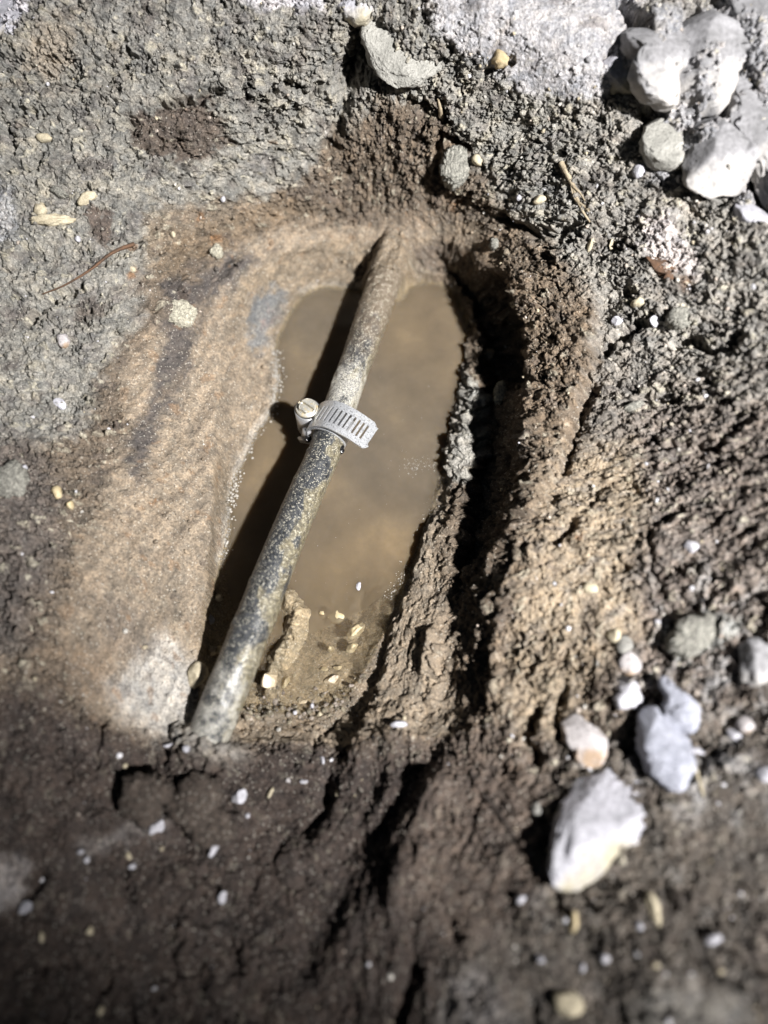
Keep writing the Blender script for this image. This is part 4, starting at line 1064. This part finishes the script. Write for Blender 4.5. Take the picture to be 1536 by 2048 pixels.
L = [ # name, px,py,w,h,t,ang,style,mat,label
 ("white_pebble",1383,1093,32,26,4,10,'round',M_WHITE,"round bright white pebble alone on the brown right bank"),
 ("cream_pebble",1180,1174,40,26,4,10,'round',M_CREAM,"oval cream pebble on the tan slope right of the puddle"),
 ("white_pebble",1314,1246,15,20,3,0,'round',M_WHITE,"small white pebble above the grey flat stone at right"),
 ("yellow_stone",1228,1270,28,30,5,0,'lump',M_CREAM,"yellowish lump left of the grey green pebble at right"),
 ("grey_pebble",1250,1290,40,42,5,30,'round',M_GREY,"grey green pebble touching the yellowish lump at right"),
 ("cream_stone",1258,1328,44,50,6,20,'lump',M_PINK,"pinkish cream stone just above the flat white jagged flake"),
 ("grey_stone",1385,1272,110,70,8,-35,'lump',M_GREY,"long flat grey clay stone near the right edge above the white stones"),
 ("grey_stone",1508,1325,66,90,8,10,'lump',M_LGREY,"light grey stone cut by the right edge of the photo"),
 ("tan_pebble",1490,1450,34,36,5,0,'round',M_PINK,"round pinkish tan pebble right of the crumbly white lump"),
 ("white_fragment",1470,1470,34,20,3,40,'chip',M_WHITE,"curved white flake hugging the pinkish tan pebble"),
 ("white_pebble",1528,1550,30,34,4,0,'round',M_PALE,"pale pebble at the right edge beyond the thin stick"),
 ("white_pebble",1073,1618,22,26,4,0,'round',M_GREY,"small grey pebble left of the largest pale stone"),
 ("white_pebble",1042,1798,24,18,4,-30,'round',M_WHITE,"small white oval pebble below and left of the largest pale stone"),
 ("yellow_stone",1148,1842,18,44,4,10,'lump',M_YEL,"narrow yellowish stone under the largest pale stone"),
 ("cream_stone",1306,1818,26,62,5,-8,'lump',M_CREAM,"narrow cream stone at lower right with a notch"),
 ("white_pebble",1425,1878,38,20,4,-15,'round',M_WHITE,"white bean shaped pebble near the lower right corner"),
 ("white_pebble",1208,1916,22,20,4,0,'round',M_WHITE,"roundish white pebble above the tan stone at the bottom"),
 ("white_pebble",1163,1934,16,18,3,0,'round',M_WHITE,"tiny white pebble left of the roundish white pebble at the bottom"),
 ("white_pebble",1080,1918,20,14,3,20,'round',M_PALE,"tiny pale pebble on dark soil left of the two white pebbles at the bottom"),
 ("white_pebble",1279,1853,14,18,3,0,'round',M_WHITE,"tiny white pebble left of the narrow notched cream stone"),
 ("tan_stone",1140,2010,66,50,8,20,'round',M_CREAM,"smooth tan and white stone near the bottom edge"),
 ("cream_stone",1312,1930,16,12,3,0,'round',M_CREAM,"small cream pebble above the big grey lump at the bottom right"),
 ("white_fragment",478,1592,30,46,6,18,'chip',M_WHITE,"square white flake tilted on the dark soil below the pipe end"),
 ("white_fragment",430,1690,28,50,6,22,'chip',M_WHITE,"tall white flake with a folded corner on the dark soil"),
 ("white_fragment",316,1652,26,44,6,28,'chip',M_WHITE,"white flake leaning on the round soil clod"),
 ("white_pebble",446,1794,20,26,4,25,'chip',M_WHITE,"lone faceted white pebble low in the dark soil"),
 ("white_fragment",52,1818,30,34,5,40,'chip',M_PALE,"white flake in the hollow near the lower left edge"),
 ("cream_stone",258,1712,16,26,3,-20,'chip',M_CREAM,"thin tan sliver above the tiny white pebble at lower left"),
 ("white_pebble",264,1732,18,12,3,0,'round',M_WHITE,"tiny white pebble touching the thin tan sliver"),
 ("white_sliver",337,1490,26,10,2.5,-20,'chip',M_WHITE,"white sliver just below the white powdered slope"),
 ("white_pebble",252,1532,14,12,2.5,0,'round',M_CREAM,"tiny cream pebble above the round soil clod"),
 ("white_fragment",341,1582,32,16,3,-25,'lump',M_PALE,"pale crumb wedged between the two soil clods"),
 ("grey_pebble",402,1684,18,20,4,0,'chip',M_GREY,"grey pebble left of the tall white flake"),
 ("white_sliver",645,1519,8,20,2,-15,'chip',M_WHITE,"thin white sliver standing alone below the puddle"),
 ("white_pebble",576,1561,12,14,2.5,0,'chip',M_PINK,"tiny pinkish flake left of the white triangle below the puddle"),
 ("white_fragment",608,1563,18,10,2.5,5,'chip',M_WHITE,"tiny white triangle below the puddle"),
 ("white_fragment",800,1447,40,16,4,-10,'chip',M_WHITE,"white flake on the ledge at the foot of the right bank"),
 ("cream_stone",808,1436,10,10,3,0,'round',M_CREAM,"tiny cream pebble sitting on the white flake on the ledge"),
 ("tan_pebble",541,1586,8,26,2,25,'round',M_CREAM,"thin tan hooked splinter right of the square white flake"),
 ("white_pebble",495,1631,10,12,2,0,'round',M_WHITE,"tiny white grain below the square white flake"),
 ("white_pebble",161,1703,16,10,2.5,0,'round',M_PALE,"pale grain on the dusty streak at lower left"),
 ("white_pebble",173,1719,12,14,2.5,0,'round',M_WHITE,"white grain just below the pale grain on the dusty streak"),
 ("cream_stone",180,1862,14,16,3,0,'lump',M_CREAM,"crumbly cream bit in the dark soil at lower left"),
 ("cream_stone",84,1873,10,22,3,-10,'lump',M_CREAM,"narrow cream bit near the lower left edge"),
 ("white_pebble",202,2022,14,18,3,0,'round',M_CREAM,"small cream pebble at the bottom left edge"),
 ("white_pebble",127,680,26,34,5,-10,'round',M_PINK,"oval pinkish white pebble on the grey soil at left"),
 ("clay_crumb",362,628,56,54,7,0,'lump',M_CLAY,"crumbly pale lump on the dark stained edge of the left bank"),
 ("clay_crumb",434,503,24,28,5,0,'lump',M_CLAY,"small crumbly pale lump above the left bank crest"),
 ("white_fragment",119,808,22,30,2,-40,'chip',M_WHITE,"thin white triangular sliver on the left slope"),
 ("cream_stone",175,396,46,24,5,-35,'round',M_CREAM,"bone shaped cream pebble on the grey soil at upper left"),
 ("cream_stone",88,276,34,16,4,5,'round',M_CREAM,"flat cream pebble beside the dark slit at upper left"),
 ("cream_stone",105,440,80,24,5,-5,'lump',M_CREAM,"long cream streaked stone at the left above the grey hollow"),
 ("cream_stone",82,420,26,34,4,-30,'lump',M_CREAM,"short cream stone leaning above the long cream streaked stone"),
 ("white_pebble",155,478,14,14,3,0,'round',M_WHITE,"tiny white pebble below the long cream streaked stone"),
 ("white_pebble",346,469,12,12,3,0,'round',M_CREAM,"tiny cream pebble left of the rusty fleck"),
 ("white_pebble",446,398,10,12,2.5,0,'round',M_WHITE,"tiny white pebble where grey soil meets brown"),
 ("grey_pebble",265,540,16,14,3,0,'round',M_CREAM,"small cream pebble at the end of the thin brown root"),
 ("cream_stone",118,385,36,16,4,25,'lump',M_GREY,"grey lump above the short cream stone"),
 ("ochre_stone",1001,118,34,34,7,0,'lump',M_ORANGE,"ochre orange stone half buried in the upper right bank"),
 ("cream_stone",955,320,26,20,5,40,'round',M_CREAM,"cream pebble right of the grey clod above the hole"),
 ("cream_stone",1079,399,28,20,4,-25,'round',M_CREAM,"cream oval pebble on the crumbly lump right of the hole"),
 ("white_pebble",1037,396,12,12,3,0,'round',M_WHITE,"tiny white pebble left of the cream oval pebble"),
 ("white_pebble",1278,342,28,26,5,0,'round',M_WHITE,"white pebble below the dark hollow at upper right"),
 ("white_pebble",1310,292,28,32,6,20,'round',M_WHITE,"blurred white pebble directly under the dark hollow at upper right"),
 ("grey_pebble",988,489,18,22,5,0,'lump',M_GREY,"small grey clay lump in the notch at the top right rim"),
 ("grey_clod",908,335,56,80,11,5,'lump',M_GREY,"green grey clay clod standing above the hole"),
 ("white_pebble",1235,643,26,24,5,0,'chip',M_WHITE,"white angular pebble beside the dark groove at right"),
 ("white_pebble",1312,642,38,24,6,-20,'chip',M_WHITE,"larger white angular pebble right of the dark groove"),
 ("cream_stone",1277,605,32,18,5,0,'lump',M_CREAM,"cream crumb above the two white angular pebbles"),
 ("grey_clod",1355,640,48,46,9,0,'lump',M_GREY,"grey clod right of the larger white angular pebble"),
 ("cream_stone",1222,488,12,28,5,5,'chip',M_CREAM,"pale pointed flake in the pit right of the hole"),
 ("cream_stone",1180,488,14,34,5,15,'chip',M_CREAM,"pale pointed flake left of the pit right of the hole"),
 ("clay_crumb",1000,788,24,62,6,8,'lump',M_CLAY,"pale grey clay crumb hanging in the shaded right wall"),
 ("clay_crumb",976,710,26,26,6,0,'lump',M_TAN,"small tan crumb above the pale grey clay crumb in the shaded wall"),
 ("flat_stone",1267,814,42,18,5,-15,'chip',M_GREY,"small flat grey stone on the right bank"),
 ("cream_stone",115,985,22,30,4,-20,'round',M_YEL,"yellow cream pebble on the dark left slope"),
 ("cream_stone",141,1010,14,20,4,0,'round',M_YEL,"smaller yellow cream pebble below the yellow cream pebble on the left slope"),
 ("white_pebble",48,935,16,12,3,0,'round',M_WHITE,"tiny white pebble near the left edge"),
 ("grey_stone",25,960,60,70,9,0,'lump',M_GREY,"rounded grey clod at the left edge beside the yellow pebbles"),
 ("soil_clod",291,1594,92,96,13,0,'lump',M_BROWN,"round dark brown soil clod standing free below the white slope"),
 ("soil_clod",392,1600,96,120,11,30,'lump',M_BROWN,"larger dark soil clod right of the round one"),
 ("soil_clod",424,1655,90,74,9,0,'lump',M_BROWN,"low dark soil clod above the tall white flake"),
 ("wet_stone",393,1355,44,70,7,10,'chip',M_CREAM,"two toned tan and white stone left of the lower pipe end"),
 ("wet_stone",420,1300,34,24,6,-10,'chip',M_TAN,"tan wet stone squeezed between pipe and left bank"),
 ("wet_stone",438,1195,16,16,4,0,'round',M_CREAM,"small wet cream pebble at the left waterline"),
 ("grey_stone",415,1235,36,30,5,20,'chip',M_LGREY,"grey wet stone below the small cream pebble at the left waterline"),
 ("wet_stone",540,1360,34,52,9,15,'chip',M_TAN,"rounded tan wet stone beside the pipe at the lower end of the puddle"),
 ("wet_stone",572,1362,22,32,5,10,'chip',M_YEL,"narrow yellow wet stone right of the rounded tan stone"),
 ("wet_stone",663,1361,40,22,5,-15,'chip',M_TAN,"flat tan wet stone near the lower right shore of the puddle"),
 ("wet_stone",648,1338,20,12,3,0,'chip',M_YEL,"small tan stone left of its twin in the shallow water"),
 ("wet_stone",674,1335,20,12,3,-15,'chip',M_YEL,"small tan stone above the flat tan wet stone"),
 ("wet_stone",606,1402,20,14,4,-30,'chip',M_TAN,"tan chip on the grit at the bottom end of the puddle"),
 ("white_pebble",624,1412,10,12,3,0,'round',M_WHITE,"tiny white grain right of the tan chip"),
 ("white_pebble",590,1425,10,10,3,0,'round',M_WHITE,"tiny white grain below the tan chip"),
 ("white_pebble",640,1428,10,10,3,0,'round',M_CREAM,"tiny cream grain at the bottom shore of the puddle"),
 ("white_pebble",588,1350,12,16,3,-20,'chip',M_CREAM,"small cream flake in the shallow water below the mud lump"),
 ("white_pebble",372,1497,16,16,3,20,'round',M_PALE,"pale pebble just under the buried pipe end"),
]
for t in L:
    nm, px, py, w, h, tk, an, stl, mt, lb = t
    cat = 'soil clod' if 'clod' in nm else ('stone' if 'stone' in nm or 'fragment' in nm else ('pebble' if 'pebble' in nm else 'crumb'))
    stone(nm, px, py, w, h, tk, an, stl, mt, lb, cat, .22 if 'soil' in nm else .12)
# rocks at the far side, blurred
RK = [
 ([(1262,60),(1300,25),(1350,28),(1382,55),(1360,100),(1344,150),(1348,196),(1300,190),(1272,160),(1285,110)], 13, M_LGREY, "bluish grey rock left of the tall light rock at upper right"),
 ([(1390,15),(1460,5),(1520,36),(1530,90),(1476,106),(1462,150),(1440,205),(1400,214),(1358,192),(1354,150),(1376,80)], 15, M_LGREY, "tall light grey rock between two dark gaps at upper right"),
 ([(1402,240),(1440,226),(1476,262),(1490,330),(1474,376),(1420,378),(1388,350),(1394,290)], 11, M_LGREY, "pale rock with a tan foot below the tall light grey rock"),
 ([(1300,262),(1350,222),(1392,246),(1386,310),(1350,332),(1300,314)], 8, M_GREYR, "grey rock in front of the dark hollow at upper right"),
 ([(1490,130),(1600,90),(1620,420),(1560,430),(1516,330),(1484,220)], 13, M_LGREY, "grey rock touching the right edge near the top"),
 ([(1490,30),(1480,-50),(1640,-50),(1640,80),(1545,86)], 14, M_LGREY, "grey rock in the upper right corner"),
 ([(1488,395),(1512,410),(1532,450),(1524,478),(1500,450)], 9, M_PALE, "whitish elongated stone near the right edge"),
 ([(672,-40),(760,-40),(756,12),(735,40),(712,46),(686,20)], 9, M_PALE, "white rock hanging over the dark gap at the top edge"),
 ([(1195,140),(1230,118),(1268,130),(1290,170),(1240,176),(1205,170)], 7, M_PALE, "small whitish stone at the foot of the broad pale rock face"),
 ([(-40,-40),(110,-40),(70,20),(30,52),(10,90),(-40,110)], 10, M_PALE, "white rock in the upper left corner"),
 ([(742,30),(790,0),(850,20),(880,70),(890,120),(850,150),(790,160),(748,120)], 8, M_GREYR, "broad grey green boulder at the top right of the dark cleft"),
]
for pts, tk, mt, lb in RK:
    a_ = np.array(pts, float); c_ = (a_.max(0) + a_.min(0)) / 2; e_ = np.ptp(a_, axis=0)
    up_r = c_[0] > 1180
    pts = [(c_[0] + (x_ - c_[0]) * (1.16 if up_r else 1), c_[1] + (y_ - c_[1]) * (1.16 if up_r else 1)) for x_, y_ in pts]
    stone("rock", c_[0], c_[1], e_[0], e_[1], tk, 0, 'lump', mt, lb, "rock", -.04 if up_r else (-.38 if 'boulder' in lb else -.12), pts)
# stones lying under water, seen through the silt
for k, (px, py, w, h, lb) in enumerate([(672,1233,40,30,"largest yellowish stone sunk in the murky water"),(645,1229,16,12,"small sunk stone left of the largest sunk stone"),(712,1262,26,44,"upright sunk stone nearest the right shore"),
        (704,1296,18,26,"small sunk stone below the upright sunk one"),(662,1298,14,14,"faint sunk pebble between the sunk stones and the mud lump"),(440,1300,18,14,"sunk pebble in the shadow left of the pipe")]):
    stone("sunken_stone", px, py, w, h, 5, 20 * k, 'lump', M_YEL, lb, "stone", .1, z=-1.9)
# floating white grain and flecks
stone("floating_grain", 717, 1172, 11, 19, 1.2, 12, 'round', M_WHITE, "single white grain floating on the open water", "grain", .1, z=.1)

# roots and twigs
def tube(name, pts, r, mat, label, cat, z_off=1.0, n=8):
    w = []
    for px, py in pts:
        p, zs = ground_at(px, py); w.append(unproj(px, py, zs + z_off))
    ln = catmull(w, 6); tg = np.gradient(ln, axis=0); tg /= np.linalg.norm(tg, axis=1)[:, None]
    sd = np.cross(tg, [0, 0, 1.0]); sd /= np.linalg.norm(sd, axis=1)[:, None]; up_ = np.cross(sd, tg)
    a_ = np.linspace(0, 2 * np.pi, n, endpoint=False)
    rr2 = (r * (1 - .7 * np.linspace(0, 1, len(ln))) * (1 + .07 * np.sin(np.arange(len(ln)) * 1.7)))[:, None, None]
    vv = ln[:, None] + rr2 * (np.cos(a_)[None, :, None] * sd[:, None] + np.sin(a_)[None, :, None] * up_[:, None])
    i_ = np.arange(len(ln) * n).reshape(len(ln), n)
    fq = np.stack([i_[:-1], np.roll(i_, -1, 1)[:-1], np.roll(i_, -1, 1)[1:], i_[1:]], -1).reshape(-1, 4)
    return link(name, mesh_from(name, vv.reshape(-1, 3) * MM, [tuple(x) for x in fq.tolist()], mat), label=label, cat=cat)
tube("root", [(268,488),(240,498),(215,512),(180,540),(130,570),(85,588)], .8, M_RUST, "thin brown root lying across the grey soil at left", "root")
tube("straw", [(1122,326),(1134,348),(1146,372),(1154,398),(1166,424),(1180,444)], 1.15, M_WOOD, "pale splintered straw standing in the grey soil right of the hole", "straw", .6)
tube("straw", [(1146,372),(1160,386),(1170,402)], .6, M_WOOD, "short splinter leaning on the pale straw right of the hole", "straw", 1.0)
tube("root", [(1178,420),(1150,398),(1142,372)], .7, M_WOOD, "short pale fibre beside the splintered straw", "root", .9)
stone("bark_strip", 1340, 545, 90, 90, 4.0, 0, 'chip', M_RUST, "rusty brown bark strip in the grey rubble at right", "bark strip", -.25,
      [(1298,506),(1316,504),(1345,530),(1352,548),(1374,572),(1368,588),(1345,572),(1330,548),(1310,532)])
tube("root", [(968,1590),(985,1610),(1010,1645),(1030,1690)], .7, M_BROWN, "thin dark curved strand drawn for a root-like shadow crack on the brown lower bank", "root", .9)  # dark tube added to draw the curved root-like shadow line of a crack
tube("root", [(650,1700),(690,1640),(720,1580)], .5, M_BROWN, "thin dark rootlet on the shaded lower bank", "root", .6)
tube("root", [(882,232),(880,215),(876,198)], 1.1, M_WOOD, "pale fibre poking out of the dark cleft above the hole", "root", 1.5)

# ------------------------------------------------------------------ crumbs: countless loose grains (stuff)
v1, f1_ = ICO[1]
def scatter(name, n, weight, smin, smax, colfn, mat, power=2.5, sub=v1, faces=f1_, lift=.25):
    w = weight.ravel().astype(float) * ((PXo.ravel() > -60) & (PXo.ravel() < 1600) & (PYo.ravel() > -60) & (PYo.ravel() < 2110))
    c = np.cumsum(w); r = RNG.random(n) * c[-1]; ids = np.searchsorted(c, r)
    base = Pf[ids] + RNG.normal(size=(n, 3)) * np.array([.3, .3, 0])
    s = smin + (smax - smin) * RNG.random(n) ** power
    q_ = RNG.normal(size=(n, 4)); q_ /= np.linalg.norm(q_, axis=1)[:, None]
    a_, b2, c_, d_ = q_.T
    Rm = np.stack([np.stack([1-2*(c_*c_+d_*d_), 2*(b2*c_-a_*d_), 2*(b2*d_+a_*c_)], -1), np.stack([2*(b2*c_+a_*d_), 1-2*(b2*b2+d_*d_), 2*(c_*d_-a_*b2)], -1), np.stack([2*(b2*d_-a_*c_), 2*(c_*d_+a_*b2), 1-2*(b2*b2+c_*c_)], -1)], -2)
    sc = s[:, None] * RNG.uniform(.55, 1.2, (n, 3))
    vv = sub[None] * RNG.uniform(.75, 1.2, (n, len(sub), 1)) * sc[:, None]
    vv = np.einsum('nij,nkj->nki', Rm, vv) + base[:, None]
    vv[..., 2] += (s * lift)[:, None]
    ff = np.array(faces)[None] + (np.arange(n) * len(sub))[:, None, None]
    me_ = big_mesh(name, vv.reshape(-1, 3) * MM, ff.reshape(-1, 3), mat)
    cc = colfn(ids, n)
    set_col(me_, 'albedo', np.repeat(np.clip(cc, .012, .8), len(sub), 0))
    a2 = me_.attributes.new('wet', 'FLOAT', 'POINT'); a2.data.foreach_set('value', np.repeat(wet.ravel()[ids] * .8, len(sub)).astype(np.float32))
    return me_
colf = col.reshape(-1, 3)
cell = np.abs(np.gradient(PXo, axis=1)) * np.abs(np.gradient(PYo, axis=0))
dens = np.clip(cell, 0, 12) * (rough ** 1.2 + .06) * (depth_in <= 0) * smooth(-.2, .3, fbm(X / 10, Y / 10, 601, 3) + .15)
me = scatter("soil_crumbs", 13000, dens, .25, 1.25, lambda i, n: colf[i] * RNG.uniform(.75, 1.25, (n, 1)), SOIL, 3.0)
link("soil_crumbs", me, label="countless loose soil crumbs scattered over the rough banks", cat="soil crumbs", kind='stuff')
pal = np.array([[.58, .55, .50], [.66, .65, .68], [.50, .43, .31], [.55, .47, .40]])
dens2 = np.clip(cell, 0, 12) * (depth_in <= 0) * (.15 + rough) * (.5 + .8 * smooth(600, 1500, PXo)) * smooth(-.1, .4, fbm(X / 22, Y / 22, 611, 3) + .15)
me = scatter("pale_grit", 1500, dens2, .2, 1.1, lambda i, n: pal[RNG.integers(0, 4, n)] * RNG.uniform(.6, 1.1, (n, 1)), SOIL, 4.0)
link("pale_grit", me, label="fine pale grit sprinkled over the soil everywhere", cat="grit", kind='stuff')
dens3 = np.clip(cell, 0, 12) * smooth(4, 0, np.abs(d_wat_n)) * smooth(-60, -78, Y)
dens3 += np.clip(cell, 0, 12) * (depth_in > 0) * smooth(-66, -84, Y) * .8
me = scatter("wet_gravel", 420, dens3, .25, 1.5, lambda i, n: pal[RNG.integers(2, 4, n)] * RNG.uniform(.2, .7, (n, 1)), SOIL, 3.5, lift=.1)
link("wet_gravel", me, label="wet pale gravel along the lower shore of the puddle", cat="gravel", kind='stuff')

# froth along the left waterline and on the surface (stuff)
M_FROTH, nt, b = node_mat("wet_froth")
b.inputs['Base Color'].default_value = (.52, .49, .44, 1); b.inputs['Roughness'].default_value = .16; b.inputs['Alpha'].default_value = .55
nf = noise_node(nt, 1400, 3); bump(nt, b, nf.outputs[0], .0003, .8)
def froth(name, pts, n, spread, smin, smax, z0, label):
    ln = np.array(pts, float); seg = np.linalg.norm(np.diff(ln, axis=0), axis=1); cs_ = np.concatenate([[0], np.cumsum(seg)])
    s = RNG.random(n) * cs_[-1]
    px = np.interp(s, cs_, ln[:, 0]) + RNG.normal(size=n) * spread; py = np.interp(s, cs_, ln[:, 1]) + RNG.normal(size=n) * spread
    base = unproj(px, py, np.full(n, z0)); sz = smin + (smax - smin) * RNG.random(n) ** 3
    vv = base[:, None] + v1[None] * sz[:, None, None] * np.array([1, 1, .6]); ff = np.array(f1_)[None] + (np.arange(n) * len(v1))[:, None, None]
    link(name, big_mesh(name, vv.reshape(-1, 3) * MM, ff.reshape(-1, 3), M_FROTH if smax > .2 else M_WHITE), label=label, cat="froth", kind='stuff')
froth("froth", [(552,700),(556,755),(546,812),(508,866),(486,915),(462,980),(455,1040),(440,1120)], 1500, 6.5, .1, .8, .05, "whitish froth line along the left shore of the puddle")
froth("scum", [(805,938),(850,925),(885,940)], 160, 9, .08, .30, .05, "thin scum drifting near the right shore of the puddle")
froth("scum", [(868,1000),(848,1070),(815,1140),(780,1200)], 420, 9, .08, .35, .05, "thin scum along the lower right shore of the puddle")

froth("floating_specks", [(640,720),(620,780),(800,700),(820,900),(760,1000),(700,1100),(640,1200),(720,1180)], 70, 38, .05, .17, .1, "tiny pale specks floating all over the puddle")
print("terrain verts", NX * NY)
